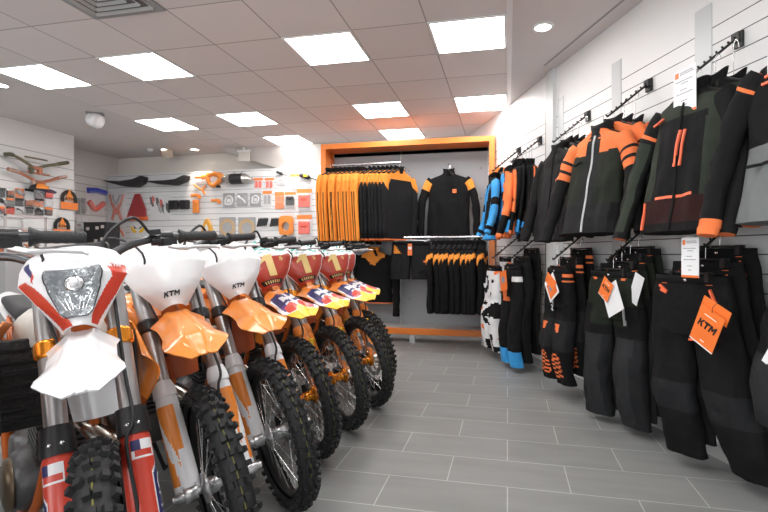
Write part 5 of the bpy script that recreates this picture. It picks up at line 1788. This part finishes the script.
poly_part('shroud', [(-w * .48, -h * .36), (w * .44, -h * .40), (w * .40, -h * .08), (w * .12, h * .46), (-w * .10, h * .46), (-w * .34, -.02)], .01, .05, MAROON, r, .01)
MB().box((0, -.03, -h * .42), (w * .98, .05, h * .12)).build('orange_base', mat('orange red plastic', (.75, .13, .03), .4), r, bevel=.006)
r, w, h = wthing('hanging_graphics_kit', 'sticker kit of black, white and red shards in a clear bag', 'sticker kit', WB, (150, 195, 171, 220))
MB().box((0, -.002, 0), (w, .002, h)).build('backing_card', CARDW, r)
for k, mm in enumerate((CARDK, RED, CARDW, CARDK, CARDG, RED, CARDK, CARDW, CARDK)):
    x = -w * .40 + w * .095 * k; hh = h * random.uniform(.10, .2)
    zc = h * (.25 - .05 * k + random.uniform(-.12, .12))
    poly_part('sticker_shard', [(x - w * .08, zc - h * .04), (x + w * .03, zc - h * .20), (x + w * .12, zc - h * .16), (x + w * .02, zc + h * .18), (x - w * .10, zc + h * .22)], .004 + .001 * k, .0046 + .001 * k, mm, r, 0)
MB().box((0, -.02, 0), (w * 1.02, .002, h * 1.02)).build('clear_bag', FILM, r)
r, w, h = wthing('hanging_sticker_set', 'small yellow and black wing shaped sticker set below the red shroud', 'sticker kit', WB, (130, 224, 146, 234))
MB().box((0, -.002, 0), (w, .002, h)).build('backing_card', CARDW, r)
for sx in (-1, 1):
    poly_part('yellow_wing', [(sx * w * .04, -h * .3), (sx * w * .44, h * .4), (sx * w * .40, -h * .1), (sx * w * .20, -h * .42)], .004, .006, YELLOW, r, 0)
    poly_part('black_wing', [(sx * w * .03, 0), (sx * w * .30, h * .38), (sx * w * .2, h * .05)], .006, .008, CARDK, r, 0)
r, w, h = wthing('hand_guards', 'pair of black padded blocks hanging below the right seat', 'hand guard', WB, (170, 200, 191, 210))
for sx in (-1, 1):
    mb = MB().box((sx * w * .26, -.04, 0), (w * .42, .07, h * .92)); g = mb.build('pad', CARDK, r, bevel=.015)
    mb = MB()
    for k in range(4): mb.box((sx * w * .26 + (k - 1.5) * w * .09, -.078, 0), (w * .04, .012, h * .8))
    mb.build('ribs', GRIPRUB, g)
MB().box((0, -.03, 0), (w * .2, .03, h * .4)).build('joint', DARKMETAL, r)

# --- loose orange parts
def loose(name, label, box, fn, cat='machine part'):
    r, w, h = wthing(name, label, cat, WB, box, 'loose orange parts on the back wall'); fn(r, w, h); return r
def f_clamp(r, w, h):
    MB().tube([(-w * .5, -.03, 0), (w * .1, -.03, 0)], h * .22, 10).build('shaft', ORANGE, r)
    MB().lathe([(h * .3, 0), (h * .5, .01), (h * .5, .03), (h * .2, .034)], (w * .25, -.01, 0), (0, -1, 0), 16).build('clamp', ORANGE, r)
loose('hanging_steering_clamp', 'small orange clamp left of the round orange cover', (196, 175, 207, 180), f_clamp)
def f_lever(r, w, h):
    MB().tube(smooth_path([(-w * .5, -.03, h * .45), (-w * .1, -.03, h * .1), (w * .2, -.03, -h * .1), (w * .4, -.03, -h * .48)], 5), .018, 8).build('arm', ORANGE, r)
    MB().tube([(w * .2, -.03, -h * .1), (w * .48, -.03, h * .35)], .014, 8).build('fork', ORANGE, r)
loose('brake_lever', 'orange angled lever under the small clamp', (195, 184, 207, 195), f_lever)
def f_bracket(r, w, h):
    MB().box((-.1 * w, -.02, .1 * h), (w * .8, .03, h * .4)).build('plate', ORANGE, r, bevel=.005)
    MB().box((w * .3, -.02, -.2 * h), (w * .3, .03, h * .5)).build('lug', ORANGE, r, bevel=.005)
loose('chain_guide', 'orange flat chain guide above the upright orange block', (192, 193, 202, 199), f_bracket)
def f_block(r, w, h):
    MB().box((0, -.03, 0), (w * .9, .05, h)).build('block', ORANGE, r, bevel=.008)
    MB().box((0, -.06, h * .3), (w * .5, .012, h * .2)).build('cap', CARDO, r)
loose('hanging_guard_block', 'upright rectangular orange block on the back wall', (194, 200, 200, 213), f_block)
loose('hanging_bracket', 'orange bracket left of the grey gasket packets', (212, 198, 222, 204), f_bracket)
def f_cover(r, w, h):
    n = 26
    out = []
    for k in range(n):
        a = 2 * PI * k / n
        rr = .5 * (1 + .12 * math.sin(3 * a + .6))
        out.append((math.cos(a) * w * rr, math.sin(a) * h * rr))
    mb = MB()
    o0 = [V((x, -.01, z)) for x, z in out]; o1 = [V((x * .95, -.07, z * .95)) for x, z in out]; i1 = [V((x * .55 - w * .03, -.075, z * .5 - h * .06)) for x, z in out]; i0 = [V((x * .5 - w * .03, -.02, z * .45 - h * .06)) for x, z in out]
    mb.loft([o0, o1, i1, i0], caps=False); mb.build('cover_rim', ORANGE, r)
    MB().box((-w * .03, -.015, -h * .06), (w * .5, .01, h * .4)).build('back_plate', CARDW, r)
    MB().box((w * .25, -.04, -h * .5), (w * .18, .05, h * .14)).build('lug', CARDK, r, bevel=.004)
loose('engine_cover', 'large round orange plastic cover with an open middle', (207, 171, 224, 187), f_cover)
r, w, h = wthing('exhaust_silencer', 'steel exhaust silencer with black sleeve hanging on the back wall', 'silencer', WB, (224, 174, 254, 185))
mb = MB().tube([(-w * .5, -.07, -h * .05), (-w * .42, -.07, 0), (-w * .30, -.07, 0), (w * .28, -.07, 0), (w * .36, -.07, 0), (w * .5, -.07, -.02)], [.03, .06, .085, .085, .06, .02], 20)
s_ = mb.build('silencer_body', mat('satin steel', (.60, .58, .55), .25, .9), r)
MB().tube([(-w * .18, -.07, 0), (w * .22, -.07, 0)], .088, 20).build('black_sleeve', CARDK, r)
for sx in (-1, 1): MB().tube([(sx * w * .12, 0, .12), (sx * w * .12, -.07, .10), (sx * w * .12, -.07, .08)], .008, 8).build('hanger_strap', RAIL, r)
r, w, h = wthing('sprocket_cover', 'mustard orange pointed plastic guard above the handlebars', 'machine part', WB, (202, 219, 214, 236))
poly_part('guard', [(-w * .5, -h * .4), (-w * .35, h * .1), (-w * .1, h * .5), (w * .12, h * .5), (w * .4, h * .1), (w * .5, -h * .3), (w * .2, -h * .5), (-w * .3, -h * .5)], .01, .05, MUSTARD, r, .01)
poly_part('window', [(-w * .15, -h * .1), (0, h * .2), (w * .2, -h * .1), (0, -h * .25)], .05, .055, CARDW, r, 0)
MB().box((0, -.056, -h * .32), (w * .5, .008, h * .12)).build('dark_band', BROWN2, r)

# --- packets on the back wall, row by row
pack('red blister packet on the top row, left one of two alike', WB, (254, 178, 263, 191), 'pads', SALMON)
pack('red blister packet on the top row, right one of two alike', WB, (265, 178, 274, 191), 'pads', SALMON)
r = pack('clear packet with orange header and steel pins on the top row', WB, (290, 174, 300, 189), 'bolts', CHROME)
r, w, h = wthing('black_lever', 'short black lever on the top row above a small white card', 'lever', WB, (277, 171, 288, 177)); contents('tool', w, h, CARDK, r)
pack('small white card of steel bolts under the black lever', WB, (278, 178, 287, 185), 'bolts', DARKMETAL, header=None, film=False)
r, w, h = wthing('hanging_chain_tool', 'black and yellow hand tool at the right end of the top row', 'tool', WB, (300, 173, 318, 182)); contents('tool', w, h, CARDK, r)
MB().box((-w * .1, -.07, h * .15), (w * .2, .02, h * .3)).build('yellow_label', YELLOW, r)
MB().tube([(w * .3, -.02, -h * .3), (w * .5, -.01, -h * .4)], .006, 8).build('pin', CHROME, r)
pack('dark gasket packet, leftmost of the middle row', WB, (223, 193, 235, 208), 'gasket', CARDW, header=None, back=CARDG)
pack('dark gasket packet, second of the middle row', WB, (237, 193, 248, 206), 'lever', CARDW, header=None, back=CARDG)
pack('dark gasket packet, third of the middle row', WB, (250, 193, 261, 206), 'gasket', CARDW, header=None, back=CARDG)
pack('clear packet of grey pads with orange header in the middle row', WB, (263, 191, 272, 208), 'pads', CARDG)
pack('orange carded packet in the middle row beside a black square one', WB, (275, 192, 284, 209), 'bolts', ORANGEMETAL, back=CARDO)
pack('packet with a black square part and orange header', WB, (285, 192, 296, 208), 'block', CARDK)
pack('large salmon filter in a bag with orange header, upper one', WB, (297, 189, 312, 211), 'block', SALMON)
pack('tan clutch disc in a grey bag, left one', WB, (219, 217, 236, 238), 'disc', TAN, header=None, back=CARDG)
pack('tan clutch disc in a grey bag, right one', WB, (238, 217, 256, 239), 'disc', TAN, header=None, back=CARDG)
pack('white card with dark lettering stickers, left one below the gaskets', WB, (256, 216, 268, 228), 'shards', CARDK, header=None, film=False)
pack('white card with dark lettering stickers, right one below the gaskets', WB, (269, 216, 280, 228), 'shards', CARDK, header=None, film=False)
r, w, h = wthing('hanging_cover_plate', 'square orange cover with a dark round opening in the lower row', 'machine part', WB, (280, 216, 294, 235))
mb = MB()
n = 28
sq = [V((w * .5 * cx, 0, h * .5 * sy)) for cx, sy in [selp(2 * PI * k / n, .4) for k in range(n)]]
ci = [V((w * .26 * math.cos(2 * PI * k / n), 0, h * .24 * math.sin(2 * PI * k / n) - h * .05)) for k in range(n)]
mb.loft([[p + V((0, -.005, 0)) for p in sq], [p + V((0, -.05, 0)) for p in sq], [p + V((0, -.055, 0)) for p in ci], [p + V((0, -.01, 0)) for p in ci]], caps=False, smooth=False)
mb.build('cover', ORANGE, r); MB().box((0, -.008, -.02), (w * .5, .006, h * .48)).build('mesh_plate', CARDG, r)
pack('large salmon filter in a bag with orange header, lower one', WB, (297, 215, 312, 238), 'block', SALMON)
r, w, h = wthing('hanging_pouch', 'small red orange packet low on the back wall by the black box', 'packet', WB, (118, 224, 126, 239))
MB().box((0, -.003, 0), (w, .002, h)).build('backing_card', CARDW, r); contents('lever', w, h, mat('orange red plastic', (.75, .13, .03), .4), r)

# ================================================================== left end
# recess: clear packets and the blue handled kit
r, w, h = wthing('blue_handled_kit', 'clear kit with a blue bar on top and red part inside, in the corner recess', 'guard kit', WR, (86, 188, 104, 214))
MB().box((0, -.003, 0), (w, .002, h)).build('backing_card', CARDW, r)
MB().tube([(-w * .46, -.03, h * .36), (0, -.04, h * .40), (w * .5, -.03, h * .36)], .05, 12).build('blue_bar', BLUE, r)
MB().tube(smooth_path([(-w * .4, -.03, -h * .05), (-w * .1, -.04, -h * .32), (w * .15, -.04, -h * .2), (w * .4, -.03, -h * .05)], 5), .045, 10).build('red_part', SALMON, r)
MB().box((0, -.08, -.05), (w, .002, h * .9)).build('clear_bag', FILM, r)
for k, (b, lab) in enumerate((((76, 198, 80, 214), 'thin grey packet in the corner recess, upper left'), ((81, 198, 85, 214), 'thin grey packet in the corner recess, upper right'),
                              ((76, 217, 81, 240), 'thin brown grey packet in the corner recess, lower left'), ((82, 217, 88, 240), 'thin brown grey packet in the corner recess, lower right'))):
    pack(lab, WR, b, 'bolts', BROWN2 if k > 1 else CARDG, header=None, back=CARDG if k < 2 else CARDW, group='thin packets in the corner recess')
# black storage box standing below
P = on_y(102, 234, 6.75)
bx_ = thing('storage_case', 'black case with small white stickers in the back left corner', 'case', (P.x, P.y, 0))
zt = on_y(102, 223, 6.75).z; zb = on_y(102, 250, 6.75).z; wd = (on_y(113, 230, 6.75) - on_y(91, 230, 6.75)).length
MB().box((0, 0, zt - .32), (wd, .3, .64)).build('case_body', CARDK, bx_, bevel=.012)
MB().box((0, 0, zt - .004), (wd * 1.02, .31, .02)).build('lid', BLACK, bx_, bevel=.006)
mb = None
for (a, b) in ((-.30, -.10), (.12, -.09), (.36, -.07), (.06, -.30), (.34, -.27)):
    MB().box((a * wd, -.152, zt + b), (.06, .003, .05)).build('sticker', mat('pale sticker', (.75, .68, .66), .5), bx_)
MB().box((0, 0, (zt - .64) / 2), (wd * .9, .26, zt - .64)).build('stand', CARDG, bx_)

# left slat wall: two handlebars
def bars(label, pts, m, m2, padm):
    r = thing('bare_handlebar', label, 'handlebar', (XP, 0, 0), group='handlebars on the left slat wall')
    P = [WL.pt(x, y, .12) - V((XP, 0, 0)) for x, y in pts]
    c = sum(P, V()) / len(P)
    r.location = (XP, c.y, c.z); P = [p - V((0, c.y, c.z)) for p in P]
    path = smooth_path(P, 6)
    mb = MB().tube(path, .020, 12); mb.build('bar', m, r)
    k = len(path) // 2
    MB().tube(path[:7], [.028] * 7, 12).build('grip', m2, r); MB().tube(path[-7:], [.025] * 7, 12).build('grip', m2, r)
    MB().box(path[k], (.05, .16, .05)).build('bar_pad', padm, r, bevel=.02)
    MB().tube([path[k - 7] + V((0, 0, .07)), path[k + 7] + V((0, 0, .07))], .012, 8).build('cross_bar', m, r)
    MB().tube([path[k] - V((.12, 0, 0)), path[k]], .012, 8).build('support_peg', RAIL, r)
    for q in (-3, 3): MB().box(path[k + q] + V((0, 0, -.05)), (.05, .05, .10)).build('clamp', m2 if q < 0 else padm, r, bevel=.008)
bars('olive grey handlebar at the top of the left slat wall', [(5, 154.5), (13, 155), (27, 163), (35, 168), (45, 166), (58, 164), (68, 162.5)], OLV, mat('olive grip', (.10, .10, .06), .6), COPPER)
bars('copper red handlebar below the olive one on the left slat wall', [(8, 169), (18, 172), (30, 178), (38, 182), (48, 181), (58, 178), (66, 176.5)], COPPER, mat('pale copper grip', (.42, .28, .22), .5), COPPER)
# cap
r, w, h = wthing('cap', 'black cap with orange front hanging under the copper handlebar', 'cap', WL, (29, 181, 56, 192), off=.14)
mb = MB(); rr = []
for q in range(7):
    a = q / 6 * PI / 2
    rr.append([V((math.cos(t) * w * .28 * math.cos(a) - w * .12, math.sin(t) * .12 * math.cos(a), h * .9 * math.sin(a) * .6 - h * .3)) for t in [2 * PI * k / 24 for k in range(24)]])
mb.loft(rr, matfn=lambda i, j: 1 if 13 < j < 20 else 0); mb.build('crown', [CARDK, ORANGE], r)
def brim(u, t): return V((w * (.05 + .42 * t), u * .11 * math.sqrt(max(0, 1 - t * t)), -h * .28 - .03 * t))
surf_grid(MB(), brim, 10, 8).build('brim', NAVY, r)
MB().tube([(-w * .12, .14, -h * .1), (-w * .12, .0, -h * .1)], .008, 8).build('hook', RAIL, r)
# rows of small packets on the left slat wall
cols = [CARDK, RED, CARDW, BROWN2, CARDK, SALMON, CARDG, CARDK, RED, CARDW]
ROWN = ('top', 'middle', 'bottom')
kinds_ = ['lever', 'pads', 'tool', 'bolts', 'lever', 'shards']
for row, (y0, y1) in enumerate(((188, 197.5), (198, 206), (206.5, 214.5))):
    xs_ = [-3, 5.5, 14.5, 24, 34, 44, 53]
    for k in range(6):
        dy = .18 * xs_[k] * (1 if row == 0 else .6) * .2
        pack('small carded grip packet on the left slat wall, %s row, %s from the left' % (ROWN[row], ORD[k]), WL, (xs_[k] + .6, y0 + dy, xs_[k + 1] - .6, y1 + dy), kinds_[(k + row * 2) % 6], cols[(k * 3 + row * 4) % 10], header=(CARDK, CARDW, CARDO, CARDK, CARDW)[(k + row) % 5], back=(CARDK, CARDW, CARDK, CARDG, CARDO)[(k * 2 + row) % 5], group='grip packets on the left slat wall', hh=.26)
def sprk(label, box):
    r, w, h = wthing('hanging_sprocket', label, 'sprocket', WL, box, 'orange carded sprockets')
    contents('disc', w * 1.05, h * 1.05, DARKMETAL, r)
    poly_part('orange_peak', [(-w * .26, -h * .05), (0, h * .48), (w * .26, -h * .05)], .016, .020, ORANGE, r, 0)
    poly_part('orange_label', [(-w * .5, -h * .48), (w * .5, -h * .48), (w * .5, -h * .14), (-w * .5, -h * .14)], .016, .021, CARDO, r, 0)
    mb = MB()
    brand_word(mb, lambda a, b: V((-w * .26 + w * .52 * a, -.0225, h * (-.04 + .13 * b)))); mb.build('lettering', CARDK, r)
sprk('steel sprocket on an orange pointed card, upper one at the end of the left wall', (60, 189, 77, 210))
sprk('steel sprocket on an orange pointed card, lower one at the end of the left wall', (53, 217, 70, 236))
# glass cabinet with rust coloured parts
cab = thing('glass_cabinet', 'glass topped display cabinet with rusty orange parts against the left wall', 'cabinet', (XP, 0, 0))
a, b = on_x(5, 230, XP + .40), on_x(47, 230, XP + .40)
zt = on_x(25, 215.5, XP + .40).z
cy, cw = (a.y + b.y) / 2, b.y - a.y
cab.location = (XP + .2, cy, 0)
MB().box((0, 0, .555), (.40, cw, 1.11)).build('base_cabinet', CARDG, cab, bevel=.004)
mb = MB()
for sx in (-1, 1):
    for sy in (-1, 1): mb.box((sx * .19, sy * (cw / 2 - .01), (1.11 + zt) / 2), (.02, .02, zt - 1.11))
for sy in (-1, 1): mb.box((0, sy * (cw / 2 - .01), zt - .01), (.40, .02, .02))
for sx in (-1, 1): mb.box((sx * .19, 0, zt - .01), (.02, cw, .02))
mb.build('frame', RAIL, cab)
MB().box((.19, 0, (1.11 + zt) / 2), (.006, cw - .04, zt - 1.13)).build('glass_front', CABGLASS, cab)
MB().box((0, 0, zt - .004), (.36, cw - .04, .006)).build('glass_top', CABGLASS, cab)
MB().box((0, 0, 1.30), (.34, cw - .05, .008)).build('glass_shelf', CABGLASS, cab)
for k in range(9):
    y = cy - cw * .40 + cw * .80 * k / 8
    z = 1.306 if k % 2 else 1.112
    c_ = thing('machined_part', 'rust orange machined part inside the glass cabinet, %s from the left' % ORD[k], 'machine part', (XP + .28, y, z), 0, 'rusty orange parts in the glass cabinet')
    hh = .15 if k % 2 else .16
    MB().lathe([(.03, 0), (.045, .005), (.045, .03), (.025, .04), (.02, hh)], n=16).build('shaft', BROWN2, c_)
    MB().lathe([(.02, 0), (.05, .004), (.05, .022), (.018, .028)], o=(0, 0, hh - .01), n=16).build('cap', COPPER if k % 3 else ORANGE, c_)
P = on_x(18.5, 236, XP + .43)
q = thing('round_sign', 'round white disc on the front of the glass cabinet', 'sign', (P.x, P.y, P.z), PI / 2)
MB().lathe([(.075, 0), (.075, .008), (.068, .012)], axis=(0, -1, 0), n=28).build('disc', PAPER, q); MB().lathe([(.085, -.004), (.085, .006), (.076, .008)], axis=(0, -1, 0), n=28, caps=False).build('dark_rim', CARDK, q)
P = on_x(34.5, 237, XP + .43)
q = thing('pennant_sign', 'blue triangular tag with white edge on the glass cabinet', 'tag', (P.x, P.y, P.z), PI / 2)
poly_part('white_border', [(-.065, -.06), (.065, -.06), (.03, .05), (-.005, .075), (-.035, .04)], 0, .006, PAPER, q, .003)
poly_part('blue_field', [(-.04, -.045), (.04, -.045), (.015, .03), (-.005, .05), (-.02, .03)], .006, .009, BLUE, q, 0)
